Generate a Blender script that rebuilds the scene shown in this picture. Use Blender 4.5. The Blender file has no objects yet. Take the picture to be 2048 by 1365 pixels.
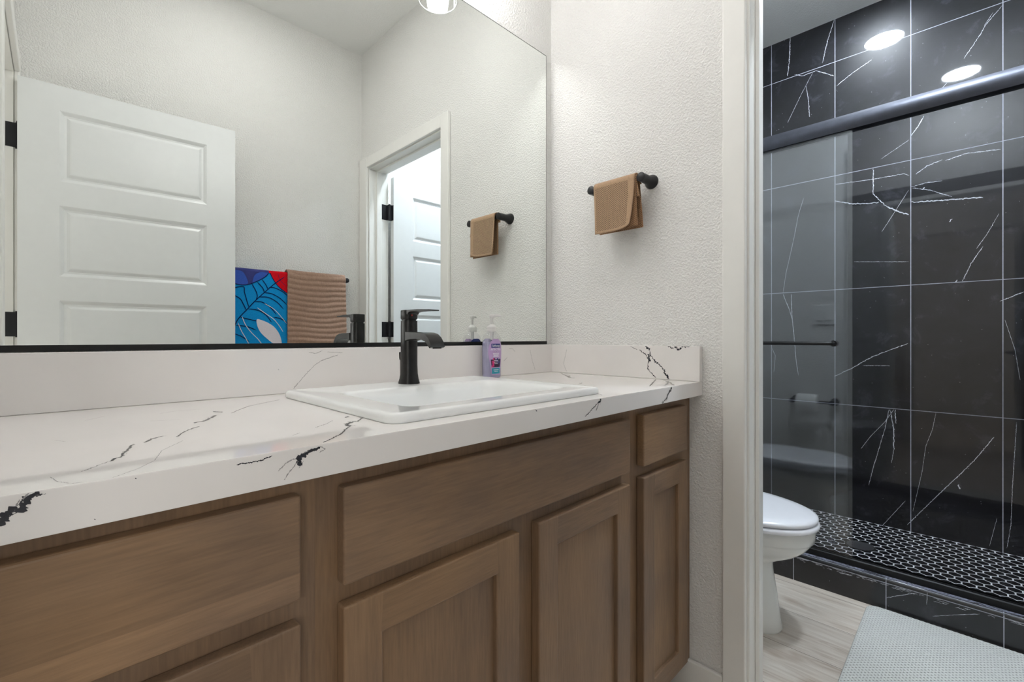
import bpy, bmesh, math, random
from mathutils import Vector, Matrix, noise
SC = bpy.context.scene
COL = SC.collection
PI = math.pi

# ---------------------------------------------------------------- camera
cam = bpy.data.cameras.new('camera')
cam.sensor_width = 36.0
cam.lens = 36.0 * 914 / 2048
cam.shift_y = -6.5 / 2048
cam.clip_start = 0.01
camo = bpy.data.objects.new('camera', cam)
COL.objects.link(camo)
camo.location = (-1.317, -1.11, 1.04)
camo.rotation_euler = (PI / 2, 0, -PI / 4)
SC.camera = camo

# ---------------------------------------------------------------- world, exposure, light levels
world = bpy.data.worlds.new('daylight')
SC.world = world
world.use_nodes = True
bg = world.node_tree.nodes['Background']
bg.inputs['Color'].default_value = (1.0, 0.98, 0.95, 1)
bg.inputs['Strength'].default_value = 5.5
SC.view_settings.view_transform = 'Standard'
SC.view_settings.look = 'None'
SC.view_settings.exposure = 0.0
SC.view_settings.gamma = 1.0
SC.view_settings.use_curve_mapping = False
BULB_L = 42.0        # radiance of the vanity bulbs
CAN_S = 200.0        # radiance of the recessed lens over the shower
CAN_L = 330.0         # radiance of the recessed lenses in the toilet room
FILL_V = 62.0         # radiance of the added, unseen fill lamp over the vanity floor
try:
    SC.cycles.max_bounces = 12
    SC.cycles.diffuse_bounces = 5
    SC.cycles.glossy_bounces = 8
    SC.cycles.transparent_max_bounces = 16
    SC.cycles.sample_clamp_indirect = 22.0
    SC.cycles.blur_glossy = 0.0
    SC.cycles.use_guiding = True
    SC.cycles.use_surface_guiding = True
    SC.cycles.use_adaptive_sampling = False
except Exception:
    pass


# ---------------------------------------------------------------- helpers
def lin(c):
    return tuple(((x / 255) / 12.92 if x / 255 <= 0.04045 else ((x / 255 + 0.055) / 1.055) ** 2.4) for x in c) + (1.0,)


class MB:
    """collects polygons for one mesh object"""
    def __init__(s):
        s.v = []; s.f = []; s.m = []; s.uv = None

    def add(s, vs, fs, mat=0):
        o = len(s.v)
        s.v += [tuple(v) for v in vs]
        s.f += [tuple(i + o for i in f) for f in fs]
        s.m += [mat] * len(fs)
        return o

    def box(s, x0, x1, y0, y1, z0, z1, mat=0):
        s.add([(x0, y0, z0), (x1, y0, z0), (x1, y1, z0), (x0, y1, z0), (x0, y0, z1), (x1, y0, z1), (x1, y1, z1), (x0, y1, z1)],
              [(0, 3, 2, 1), (4, 5, 6, 7), (0, 1, 5, 4), (1, 2, 6, 5), (2, 3, 7, 6), (3, 0, 4, 7)], mat)

    def loft(s, rings, mat=0, cap0=True, cap1=True, closed=True):
        n = len(rings[0]); o = len(s.v)
        for r in rings:
            s.v += [tuple(p) for p in r]
        k = n if closed else n - 1
        for i in range(len(rings) - 1):
            for j in range(k):
                a = o + i * n + j; b = o + i * n + (j + 1) % n
                s.f.append((a, b, b + n, a + n)); s.m.append(mat)
        if cap0:
            s.f.append(tuple(o + j for j in reversed(range(n)))); s.m.append(mat)
        if cap1:
            q = o + (len(rings) - 1) * n
            s.f.append(tuple(q + j for j in range(n))); s.m.append(mat)

    def lathe(s, prof, c, axis='z', n=40, mat=0, caps=True):
        """prof: list of (radius, height along axis)"""
        rings = []
        for r, h in prof:
            ring = []
            for j in range(n):
                a = 2 * PI * j / n
                p, q = r * math.cos(a), r * math.sin(a)
                if axis == 'z': ring.append((c[0] + p, c[1] + q, c[2] + h))
                elif axis == 'x': ring.append((c[0] + h, c[1] + p, c[2] + q))
                else: ring.append((c[0] + q, c[1] + h, c[2] + p))
            rings.append(ring)
        s.loft(rings, mat, caps, caps)

    def tube(s, pts, r, n=14, mat=0):
        pts = [Vector(p) for p in pts]
        rings = []
        up = Vector((0, 0, 1))
        for i, p in enumerate(pts):
            t = (pts[min(i + 1, len(pts) - 1)] - pts[max(i - 1, 0)]).normalized()
            a = up if abs(t.dot(up)) < 0.95 else Vector((1, 0, 0))
            u = t.cross(a).normalized(); w = u.cross(t)
            rr = r[i] if isinstance(r, (list, tuple)) else r
            rings.append([p + rr * (math.cos(2 * PI * j / n) * u + math.sin(2 * PI * j / n) * w) for j in range(n)])
        s.loft(rings, mat)

    def poly(s, pts, mat=0):
        s.add(pts, [tuple(range(len(pts)))], mat)

    def prism_x(s, prof, x0, x1, mat=0):
        """prof of (y, z) extruded along x"""
        s.loft([[(x0, y, z) for y, z in prof], [(x1, y, z) for y, z in prof]], mat)

    def build(s, name, mats, parent=None, loc=None, smooth=False, angle=35, bevel=0, seg=2, subsurf=0, recalc=True):
        if not isinstance(mats, (list, tuple)): mats = [mats]
        me = bpy.data.meshes.new(name)
        if parent is not None and loc is None:
            loc = (0, 0, 0); off = world_loc(parent)
        else:
            off = Vector(loc) if loc is not None else Vector((0, 0, 0))
        me.from_pydata([tuple(Vector(v) - off) for v in s.v], [], s.f)
        for m in mats: me.materials.append(m)
        me.polygons.foreach_set('material_index', s.m)
        if s.uv is not None:
            lay = me.uv_layers.new(name='cloth')
            for lp in me.loops:
                lay.data[lp.index].uv = s.uv[lp.vertex_index]
        if recalc:
            bm = bmesh.new(); bm.from_mesh(me)
            bmesh.ops.recalc_face_normals(bm, faces=bm.faces)
            bm.to_mesh(me); bm.free()
        me.update()
        if smooth:
            me.shade_smooth()
            if angle: me.set_sharp_from_angle(angle=math.radians(angle))
        o = bpy.data.objects.new(name, me)
        COL.objects.link(o)
        if parent is not None:
            o.parent = parent
        else:
            o.location = off
        if bevel:
            b = o.modifiers.new('edge', 'BEVEL'); b.width = bevel; b.segments = seg
            b.limit_method = 'ANGLE'; b.angle_limit = math.radians(40)
            b.use_clamp_overlap = True
        if subsurf:
            q = o.modifiers.new('round', 'SUBSURF'); q.levels = subsurf; q.render_levels = subsurf
        return o


def world_loc(o):
    v = Vector((0, 0, 0))
    while o is not None:
        v += Vector(o.location); o = o.parent
    return v


def empty(name, loc):
    o = bpy.data.objects.new(name, None)
    COL.objects.link(o); o.location = loc; o.empty_display_size = 0.05
    return o


def tag(o, label=None, cat=None, group=None, kind=None):
    if label: o['label'] = label
    if cat: o['category'] = cat
    if group: o['group'] = group
    if kind: o['kind'] = kind
    return o


def boxobj(name, b, mat, parent=None, loc=None, bevel=0, seg=2):
    m = MB(); m.box(*b)
    return m.build(name, mat, parent, loc, bevel=bevel, seg=seg)


RIB = [0]


def ribbon(mb, pts, w, fn, rng, mat=1, jag=0.5, step=None):
    """ragged vein following 2-d points (m), mean width w (m); fn maps (a, b) to a 3-d point just proud of the surface"""
    P = [Vector(p) for p in pts]
    step = step or max(w * 0.4, 0.0008)
    sd_ = rng.random() * 100
    L = []
    for a, b in zip(P, P[1:]):
        n = max(1, int((b - a).length / step))
        L += [a.lerp(b, i / n) for i in range(n)]
    L.append(P[-1])
    if len(L) < 2: return
    f1 = 0.9 / min(max(w, 0.0012), 0.0035); left = []; right = []; acc = 0.0
    for i, p in enumerate(L):
        t = (L[min(i + 1, len(L) - 1)] - L[max(i - 1, 0)])
        t = t.normalized() if t.length > 1e-9 else Vector((1, 0))
        nrm = Vector((-t.y, t.x))
        if i: acc += (p - L[i - 1]).length
        end = min(1.0, 0.35 + 0.65 * min(i, len(L) - 1 - i) / 3.0)
        k = acc * f1
        sway = (noise.noise(Vector((k * 0.35, sd_, 1))) * 1.2 + noise.noise(Vector((k, sd_, 2))) * 0.6) * jag * w
        hl = 0.5 * w * end * max(0.12, 1 + jag * 1.7 * noise.noise(Vector((k * 1.3, sd_, 3))) + jag * noise.noise(Vector((k * 4.1, sd_, 5))) + jag * 0.4 * (rng.random() - 0.5))
        hr = 0.5 * w * end * max(0.12, 1 + jag * 1.7 * noise.noise(Vector((k * 1.3, sd_, 9))) + jag * noise.noise(Vector((k * 4.1, sd_, 13))) + jag * 0.4 * (rng.random() - 0.5))
        c = p + nrm * sway
        left.append(fn(*(c + nrm * hl))); right.append(fn(*(c - nrm * hr)))
    n = len(L)
    RIB[0] += 1
    if n > 2:       # hair-thin layering so crossing veins never share a plane
        u = (Vector(left[1]) - Vector(left[0])).cross(Vector(right[0]) - Vector(left[0]))
        if u.length > 0:
            u = u.normalized() * 0.000012 * (RIB[0] % 9)
            if u.dot(Vector((-1, -1, 1))) < 0: u = -u
            left = [Vector(p) + u for p in left]; right = [Vector(p) + u for p in right]
    mb.add(left + right, [(i, i + 1, n + i + 1, n + i) for i in range(n - 1)], mat)


def splinters(mb, pts, w, fn, rng, mats=(0, 1), per=0.010):
    """short broken flakes either side of a main vein"""
    P = [Vector(p) for p in pts]
    for a, b in zip(P, P[1:]):
        d = b - a; ln = d.length
        if ln < 1e-6: continue
        for k in range(max(1, int(ln / per))):
            t = rng.random(); ang = math.atan2(d.y, d.x) + rng.uniform(-0.5, 0.5)
            c = a + d * t + Vector((-d.y, d.x)) / ln * rng.uniform(-1.8, 1.8) * w
            h = Vector((math.cos(ang), math.sin(ang))) * rng.uniform(0.7, 2.2) * w
            ribbon(mb, [c - h, c, c + h], w * rng.uniform(0.12, 0.38), fn, rng, rng.choice(mats), 0.8, 0.0006)


def rrect(x0, x1, y0, y1, r, z, n=6):
    out = []
    for cx, cy, a0 in ((x1 - r, y1 - r, 0), (x0 + r, y1 - r, PI / 2), (x0 + r, y0 + r, PI), (x1 - r, y0 + r, 1.5 * PI)):
        for i in range(n + 1):
            a = a0 + PI / 2 * i / n
            out.append((cx + r * math.cos(a), cy + r * math.sin(a), z))
    return out


# ---------------------------------------------------------------- materials
class NT:
    def __init__(s, name):
        s.mat = bpy.data.materials.new(name); s.mat.use_nodes = True
        s.t = s.mat.node_tree; s.b = s.t.nodes['Principled BSDF']; s.out = s.t.nodes['Material Output']

    def n(s, typ, **kw):
        x = s.t.nodes.new(typ)
        for k, v in kw.items(): setattr(x, k, v)
        return x

    def l(s, a, b): s.t.links.new(a, b)

    def coord(s, scale=(1, 1, 1), rot=(0, 0, 0), kind='Object', rand=False):
        tc = s.n('ShaderNodeTexCoord'); mp = s.n('ShaderNodeMapping')
        mp.inputs['Scale'].default_value = scale; mp.inputs['Rotation'].default_value = rot
        src = tc.outputs[kind]
        if rand:
            oi = s.n('ShaderNodeObjectInfo'); ml = s.n('ShaderNodeMath', operation='MULTIPLY'); ml.inputs[1].default_value = 37.0
            s.l(oi.outputs['Random'], ml.inputs[0])
            ad = s.n('ShaderNodeVectorMath', operation='ADD')
            s.l(src, ad.inputs[0]); s.l(ml.outputs[0], ad.inputs[1]); src = ad.outputs[0]
        s.l(src, mp.inputs['Vector'])
        return mp.outputs['Vector']

    def noise(s, vec, scale, detail=2, rough=0.5, dist=0.0):
        x = s.n('ShaderNodeTexNoise'); x.inputs['Scale'].default_value = scale
        x.inputs['Detail'].default_value = detail; x.inputs['Roughness'].default_value = rough
        x.inputs['Distortion'].default_value = dist
        s.l(vec, x.inputs['Vector'])
        return x.outputs['Fac']

    def ramp(s, fac, stops, interp='LINEAR'):
        r = s.n('ShaderNodeValToRGB'); r.color_ramp.interpolation = interp
        e = r.color_ramp.elements
        while len(e) < len(stops): e.new(0.5)
        for i, (p, c) in enumerate(stops):
            e[i].position = p; e[i].color = c if len(c) == 4 else tuple(c) + (1,)
        s.l(fac, r.inputs['Fac'])
        return r.outputs['Color']

    def mix(s, fac, a, b, blend='MIX'):
        m = s.n('ShaderNodeMix', data_type='RGBA', blend_type=blend)
        for sock, val in ((0, fac), (6, a), (7, b)):
            if hasattr(val, 'default_value') or hasattr(val, 'is_linked'): s.l(val, m.inputs[sock])
            else: m.inputs[sock].default_value = val
        return m.outputs[2]

    def math(s, op, a, b=None, c=None):
        m = s.n('ShaderNodeMath', operation=op)
        for i, v in enumerate((a, b, c)):
            if v is None: continue
            if hasattr(v, 'is_linked'): s.l(v, m.inputs[i])
            else: m.inputs[i].default_value = v
        return m.outputs[0]

    def bump(s, h, strength, dist):
        b = s.n('ShaderNodeBump'); b.inputs['Strength'].default_value = strength; b.inputs['Distance'].default_value = dist
        s.l(h, b.inputs['Height']); s.l(b.outputs['Normal'], s.b.inputs['Normal'])

    def set(s, **kw):
        for k, v in kw.items():
            k = {'color': 'Base Color', 'rough': 'Roughness', 'metal': 'Metallic', 'spec': 'Specular IOR Level', 'coat': 'Coat Weight',
                 'coatr': 'Coat Roughness', 'sheen': 'Sheen Weight', 'em': 'Emission Color', 'ems': 'Emission Strength'}[k]
            if hasattr(v, 'is_linked'): s.l(v, s.b.inputs[k])
            else: s.b.inputs[k].default_value = v
        return s.mat


def plain(name, rgb, rough=0.5, metal=0.0, var=0.04, scale=30, **kw):
    m = NT(name); v = m.coord()
    f = m.noise(v, scale, 3)
    c = lin(rgb)
    lo = tuple(x * (1 - var) for x in c[:3]) + (1,); hi = tuple(min(1, x * (1 + var)) for x in c[:3]) + (1,)
    return m.set(color=m.ramp(f, [(0.3, lo), (0.7, hi)]), rough=rough, metal=metal, **kw)


def m_wall(name, rgb, strength=0.55):
    m = NT(name); v = m.coord()
    a = m.noise(v, 165, 2, 0.5, 0.35)
    h = m.ramp(a, [(0.36, (0, 0, 0)), (0.66, (1, 1, 1))], 'EASE')
    m.bump(h, strength, 0.0022)
    big = m.noise(v, 2.0, 2)
    c = lin(rgb)
    return m.set(color=m.ramp(big, [(0.3, tuple(x * .985 for x in c[:3]) + (1,)), (0.7, c)]), rough=0.62, spec=0.3)


def m_wood(name, axis, tone=1.0):
    m = NT(name)
    sc = {'x': (1.2, 9, 9), 'z': (9, 9, 1.2)}[axis]
    v = m.coord(sc, rand=True)
    f1 = m.noise(v, 1.1, 4, 0.55, 0.8)
    sc2 = {'x': (6, 90, 90), 'z': (90, 90, 6)}[axis]
    v2 = m.coord(sc2, rand=True)
    f2 = m.noise(v2, 3.0, 3, 0.6)
    v3 = m.coord((3, 3, 3), rand=True)
    f3 = m.noise(v3, 1.3, 3, 0.5)
    base = m.ramp(f1, [(0.25, lin((104, 82, 62))), (0.5, lin((132, 105, 80))), (0.75, lin((153, 124, 96)))])
    blot = m.ramp(f3, [(0.35, lin((112, 94, 81))), (0.65, lin((148, 117, 86)))])
    c = m.mix(0.5, base, blot)
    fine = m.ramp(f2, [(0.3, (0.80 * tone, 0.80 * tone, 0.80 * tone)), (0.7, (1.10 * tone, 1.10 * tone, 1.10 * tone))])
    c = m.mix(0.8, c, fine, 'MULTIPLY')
    m.bump(f2, 0.08, 0.0006)
    return m.set(color=c, rough=0.40, spec=0.4)


def m_glass(name, tint, rough=0.0, bubbles=False):
    """thin clear glass: Fresnel mirror reflection over straight-through transmission"""
    m = NT(name); t = m.t
    t.nodes.remove(m.b)
    tr = m.n('ShaderNodeBsdfTransparent'); tr.inputs['Color'].default_value = tint
    gl = m.n('ShaderNodeBsdfGlossy'); gl.inputs['Roughness'].default_value = rough; gl.inputs['Color'].default_value = (1, 1, 1, 1)
    geo = m.n('ShaderNodeNewGeometry')
    ior = m.n('ShaderNodeMix', data_type='FLOAT')
    ior.inputs[2].default_value = 1.60; ior.inputs[3].default_value = 1 / 1.60
    m.l(geo.outputs['Backfacing'], ior.inputs[0])
    fr = m.n('ShaderNodeFresnel'); m.l(ior.outputs[0], fr.inputs['IOR'])
    mx = m.n('ShaderNodeMixShader')
    fac = fr.outputs[0]
    if bubbles:
        v = m.coord(); w = m.n('ShaderNodeTexVoronoi'); w.inputs['Scale'].default_value = 130; m.l(v, w.inputs['Vector'])
        bub = m.ramp(w.outputs['Distance'], [(0.10, (1, 1, 1)), (0.22, (0, 0, 0))])
        fac = m.math('MAXIMUM', fr.outputs[0], m.math('MULTIPLY', bub, 0.35))
    m.l(fac, mx.inputs[0]); m.l(tr.outputs[0], mx.inputs[1]); m.l(gl.outputs[0], mx.inputs[2])
    m.l(mx.outputs[0], m.out.inputs['Surface'])
    return m.mat


def m_emit(name, col, strength):
    m = NT(name); t = m.t; t.nodes.remove(m.b)
    e = m.n('ShaderNodeEmission'); e.inputs['Color'].default_value = col; e.inputs['Strength'].default_value = strength
    m.l(e.outputs[0], m.out.inputs['Surface'])
    return m.mat


def m_mirror():
    m = NT('silvered_glass')
    v = m.coord(); f = m.noise(v, 1.5, 1)
    return m.set(color=m.ramp(f, [(0.3, (0.885, 0.91, 0.89)), (0.7, (0.895, 0.92, 0.90))]), metal=1.0, rough=0.0)


def m_floor():
    m = NT('oak_plank_floor')
    tc = m.n('ShaderNodeTexCoord'); sp = m.n('ShaderNodeSeparateXYZ'); m.l(tc.outputs['Object'], sp.inputs[0])
    px = m.math('DIVIDE', m.math('ADD', sp.outputs['X'], 0.035), 0.23)
    row = m.math('FLOOR', px)
    off = m.math('MULTIPLY', m.math('FRACT', m.math('MULTIPLY', m.math('SINE', m.math('MULTIPLY', row, 12.99)), 437.5)), 1.2)
    py = m.math('DIVIDE', m.math('ADD', m.math('ADD', sp.outputs['Y'], off), 0.75), 1.8)
    idx = m.math('ADD', m.math('MULTIPLY', row, 7.3), m.math('FLOOR', py))
    rnd = m.math('FRACT', m.math('MULTIPLY', m.math('SINE', m.math('MULTIPLY', idx, 78.23)), 43.7))
    cb = m.n('ShaderNodeCombineXYZ'); m.l(sp.outputs['X'], cb.inputs[0]); m.l(sp.outputs['Y'], cb.inputs[1]); m.l(m.math('MULTIPLY', rnd, 9.0), cb.inputs[2])
    mp = m.n('ShaderNodeMapping'); mp.inputs['Scale'].default_value = (26, 2.2, 1); m.l(cb.outputs[0], mp.inputs['Vector'])
    g = m.noise(mp.outputs[0], 1.6, 5, 0.6, 1.2)
    mp2 = m.n('ShaderNodeMapping'); mp2.inputs['Scale'].default_value = (5, 2.5, 1); m.l(cb.outputs[0], mp2.inputs['Vector'])
    k = m.noise(mp2.outputs[0], 1.6, 2, 0.5, 0.4)
    c = m.ramp(g, [(0.24, lin((156, 139, 125))), (0.42, lin((194, 183, 171))), (0.7, lin((213, 206, 196)))])
    kn = m.ramp(k, [(0.60, (0, 0, 0)), (0.74, (1, 1, 1))])
    c = m.mix(m.math('MULTIPLY', kn, 0.55), c, lin((139, 113, 92)))
    tone = m.ramp(rnd, [(0.0, (0.90, 0.90, 0.90)), (1.0, (1.05, 1.04, 1.03))])
    c = m.mix(1.0, c, tone, 'MULTIPLY')
    fx = m.math('FRACT', px); fy = m.math('FRACT', py)
    seam = m.math('MAXIMUM', m.math('LESS_THAN', fx, 0.012), m.math('LESS_THAN', fy, 0.0022))
    c = m.mix(m.math('MULTIPLY', seam, 0.75), c, lin((92, 78, 68)))
    m.bump(g, 0.08, 0.0006)
    return m.set(color=c, rough=0.38, spec=0.4)


def m_tile():
    m = NT('black_marble_tile')
    v = m.coord(rand=False)
    f = m.noise(v, 9, 6, 0.65, 0.4)
    c = m.ramp(f, [(0.3, lin((10, 10, 13))), (0.58, lin((20, 20, 25))), (0.78, lin((58, 60, 68)))])
    vo = m.n('ShaderNodeTexVoronoi'); vo.inputs['Scale'].default_value = 55; m.l(v, vo.inputs['Vector'])
    sel = m.noise(v, 23, 1)
    spots = m.math('MULTIPLY', m.math('LESS_THAN', vo.outputs['Distance'], 0.085), m.math('GREATER_THAN', sel, 0.60))
    c = m.mix(m.math('MULTIPLY', spots, 0.6), c, lin((150, 152, 160)))
    b = m.noise(v, 60, 3); m.bump(b, 0.10, 0.0005)
    return m.set(color=c, rough=0.40, spec=0.30, coat=1.0, coatr=0.03)


def m_dots(name, rgb, hole, pitch, rough=0.9, lo=0.55, hi=0.8, rot=PI / 4, kind='UV', hem=None, strength=0.6, dist=0.002, sc=(1, 1, 1)):
    """woven cloth: a lattice of small pits in a plain colour"""
    m = NT(name)
    v = m.coord(sc, (0, 0, rot), kind)
    sp = m.n('ShaderNodeSeparateXYZ'); m.l(v, sp.inputs[0])
    k = 2 * PI / pitch
    a = m.math('COSINE', m.math('MULTIPLY', sp.outputs['X'], k)); b = m.math('COSINE', m.math('MULTIPLY', sp.outputs['Y'], k))
    h = m.math('MULTIPLY', m.math('ADD', m.math('MULTIPLY', m.math('ADD', a, b), 0.25), 0.5), 1.0)
    if hem:
        tc = m.n('ShaderNodeTexCoord'); s2 = m.n('ShaderNodeSeparateXYZ'); m.l(tc.outputs['UV'], s2.inputs[0])
        u0, u1, v0, v1 = hem
        ins = m.math('MULTIPLY', m.math('MULTIPLY', m.math('GREATER_THAN', s2.outputs['X'], u0), m.math('LESS_THAN', s2.outputs['X'], u1)),
                     m.math('MULTIPLY', m.math('GREATER_THAN', s2.outputs['Y'], v0), m.math('LESS_THAN', s2.outputs['Y'], v1)))
        h = m.math('MULTIPLY', h, ins)
    pit = m.ramp(h, [(lo, (0, 0, 0)), (hi, (1, 1, 1))])
    v2 = m.coord((1, 1, 1), (0, 0, 0), 'Object')
    f = m.noise(v2, 220, 3); g = m.noise(v2, 14, 2)
    c = lin(rgb)
    base = m.ramp(f, [(0.3, tuple(x * .86 for x in c[:3]) + (1,)), (0.7, tuple(min(1, x * 1.1) for x in c[:3]) + (1,))])
    base = m.mix(m.math('MULTIPLY', g, 0.25), base, tuple(x * .8 for x in c[:3]) + (1,))
    m.bump(m.math('SUBTRACT', m.math('MULTIPLY', f, 0.3), pit), strength, dist)
    return m.set(color=m.mix(pit, base, lin(hole)), rough=rough, spec=0.1, sheen=0.15)


def m_terry(name, rgb):
    m = NT(name); v = m.coord((1, 1, 1))
    f = m.noise(v, 420, 4, 0.7); g = m.noise(v, 90, 3, 0.6)
    c = lin(rgb)
    col = m.ramp(f, [(0.25, tuple(x * .55 for x in c[:3]) + (1,)), (0.55, c), (0.8, tuple(min(1, x * 1.25) for x in c[:3]) + (1,))])
    col = m.mix(0.5, col, m.ramp(g, [(0.3, (0.72, 0.70, 0.68)), (0.7, (1.1, 1.1, 1.1))]), 'MULTIPLY')
    m.bump(f, 0.9, 0.003)
    return m.set(color=col, rough=0.95, spec=0.05, sheen=0.3)


M_WALL = m_wall('painted_orange_peel', (229, 228, 225), 0.75)
M_CEIL = m_wall('painted_ceiling', (234, 234, 232), 0.35)
M_TRIM = plain('white_trim_paint', (230, 229, 225), 0.32, var=0.01)
M_DOOR = plain('white_door_paint', (226, 228, 228), 0.30, var=0.01)
M_QUARTZ = plain('white_quartz', (230, 226, 223), 0.045, var=0.015, scale=8, spec=0.5)
M_VEIN = plain('charcoal_vein', (44, 45, 52), 0.15, var=0.3, scale=200)
M_VEINL = plain('grey_vein', (150, 147, 146), 0.15, var=0.15, scale=200)
M_PORC = plain('white_porcelain', (234, 235, 234), 0.02, var=0.006, spec=0.5)
M_TOILET = plain('toilet_porcelain', (228, 228, 224), 0.10, var=0.006, spec=0.5, coat=0.4, coatr=0.04)
M_SEAT = plain('white_seat_plastic', (232, 233, 238), 0.16, var=0.006)
M_BLACK = plain('matte_black_metal', (38, 38, 40), 0.38, metal=0.35, var=0.15, scale=60, spec=0.5)
M_FAUCET = plain('oil_black_faucet', (40, 39, 39), 0.30, metal=0.5, var=0.25, scale=45, spec=0.5)
M_HINGE = plain('black_hinge_metal', (33, 34, 38), 0.42, metal=0.4, var=0.1)
M_RAIL = plain('black_rail_metal', (78, 80, 88), 0.42, metal=0.85, var=0.1, spec=0.5)
M_TRACK = plain('black_track_metal', (16, 16, 17), 0.40, metal=0.3, var=0.1)
M_WOODX = m_wood('stained_maple_along', 'x')
M_WOODZ = m_wood('stained_maple_upright', 'z')
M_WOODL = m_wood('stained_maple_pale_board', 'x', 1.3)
M_DARK = plain('dark_cabinet_inside', (58, 44, 34), 0.7)
M_MIRROR = m_mirror()
M_MEDGE = plain('mirror_edge', (88, 92, 88), 0.25)
M_FLOOR = m_floor()
M_TILE = m_tile()
M_GROUT = plain('pale_grey_grout', (168, 170, 182), 0.8, var=0.12, scale=60)
M_TVEIN = plain('white_marble_vein', (200, 202, 210), 0.2, var=0.3, scale=90)
M_HEX = plain('black_hex_tile', (17, 17, 20), 0.16, var=0.35, scale=14, spec=0.5)
M_HGROUT = plain('white_hex_grout', (190, 190, 194), 0.7, var=0.2, scale=40)
M_SCUM = plain('limescale_crust', (112, 114, 128), 0.8, var=0.75, scale=150)
M_SGLASS = m_glass('shower_glass', (0.976, 0.984, 0.988, 1))
M_SHADE = m_glass('seeded_glass', (0.99, 0.99, 0.99, 1), 0.02, True)
M_RIMGLINT = plain('white_rim_glint', (240, 240, 240), 0.2, var=0.01)  # white colour stands in for light caught in the clear glass edge
M_BULB = m_emit('lit_bulb', (1.0, 0.99, 0.985, 1), BULB_L)
M_CAN = m_emit('lit_cool_lens', (0.81, 0.905, 1.0, 1), CAN_L)
M_CANS = m_emit('lit_cool_shower_lens', (0.81, 0.905, 1.0, 1), CAN_S)
M_FILLV = m_emit('added_fill_lens', (1.0, 0.985, 0.975, 1), FILL_V)
M_WAFFLE = m_dots('tan_waffle_cloth', (172, 143, 116), (62, 44, 33), 0.0047, hem=(0.006, 0.128, 0.008, 0.150))
M_TANPLAIN = m_dots('tan_waffle_back', (160, 124, 92), (92, 68, 50), 0.0047)
M_TERRY = m_terry('brown_ribbed_terry', (176, 143, 123))
M_BLUE = plain('bright_blue_cloth', (22, 144, 210), 0.9, var=0.12, scale=300, spec=0.1)
M_NAVYT = plain('navy_cloth', (18, 38, 84), 0.9, var=0.2, scale=300, spec=0.1)
M_PURPLE = plain('indigo_cloth', (62, 66, 124), 0.9, var=0.12, scale=300, spec=0.1)
M_LOBE = plain('cornflower_cloth', (60, 92, 180), 0.9, var=0.12, scale=300, spec=0.1)
M_RED = plain('red_cloth', (208, 18, 32), 0.9, var=0.12, scale=300, spec=0.1)
M_WHITET = plain('white_cloth', (222, 214, 220), 0.9, var=0.05, scale=300, spec=0.1)
M_MAT = m_dots('grey_woven_mat', (206, 207, 203), (146, 146, 142), 0.0108, rot=PI / 4, lo=0.72, hi=1.0, kind='Object', strength=0.7, dist=0.003)
M_PAPER = plain('toilet_paper', (235, 234, 232), 0.95, var=0.02, scale=120)
M_PLATE = plain('white_switch_plastic', (232, 232, 230), 0.35, var=0.01)
M_CLEAR = m_glass('clear_bottle_plastic', (0.945, 0.945, 0.955, 1), 0.02)
M_PUMP = plain('frosted_pump_plastic', (214, 212, 210), 0.3, var=0.02)

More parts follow.
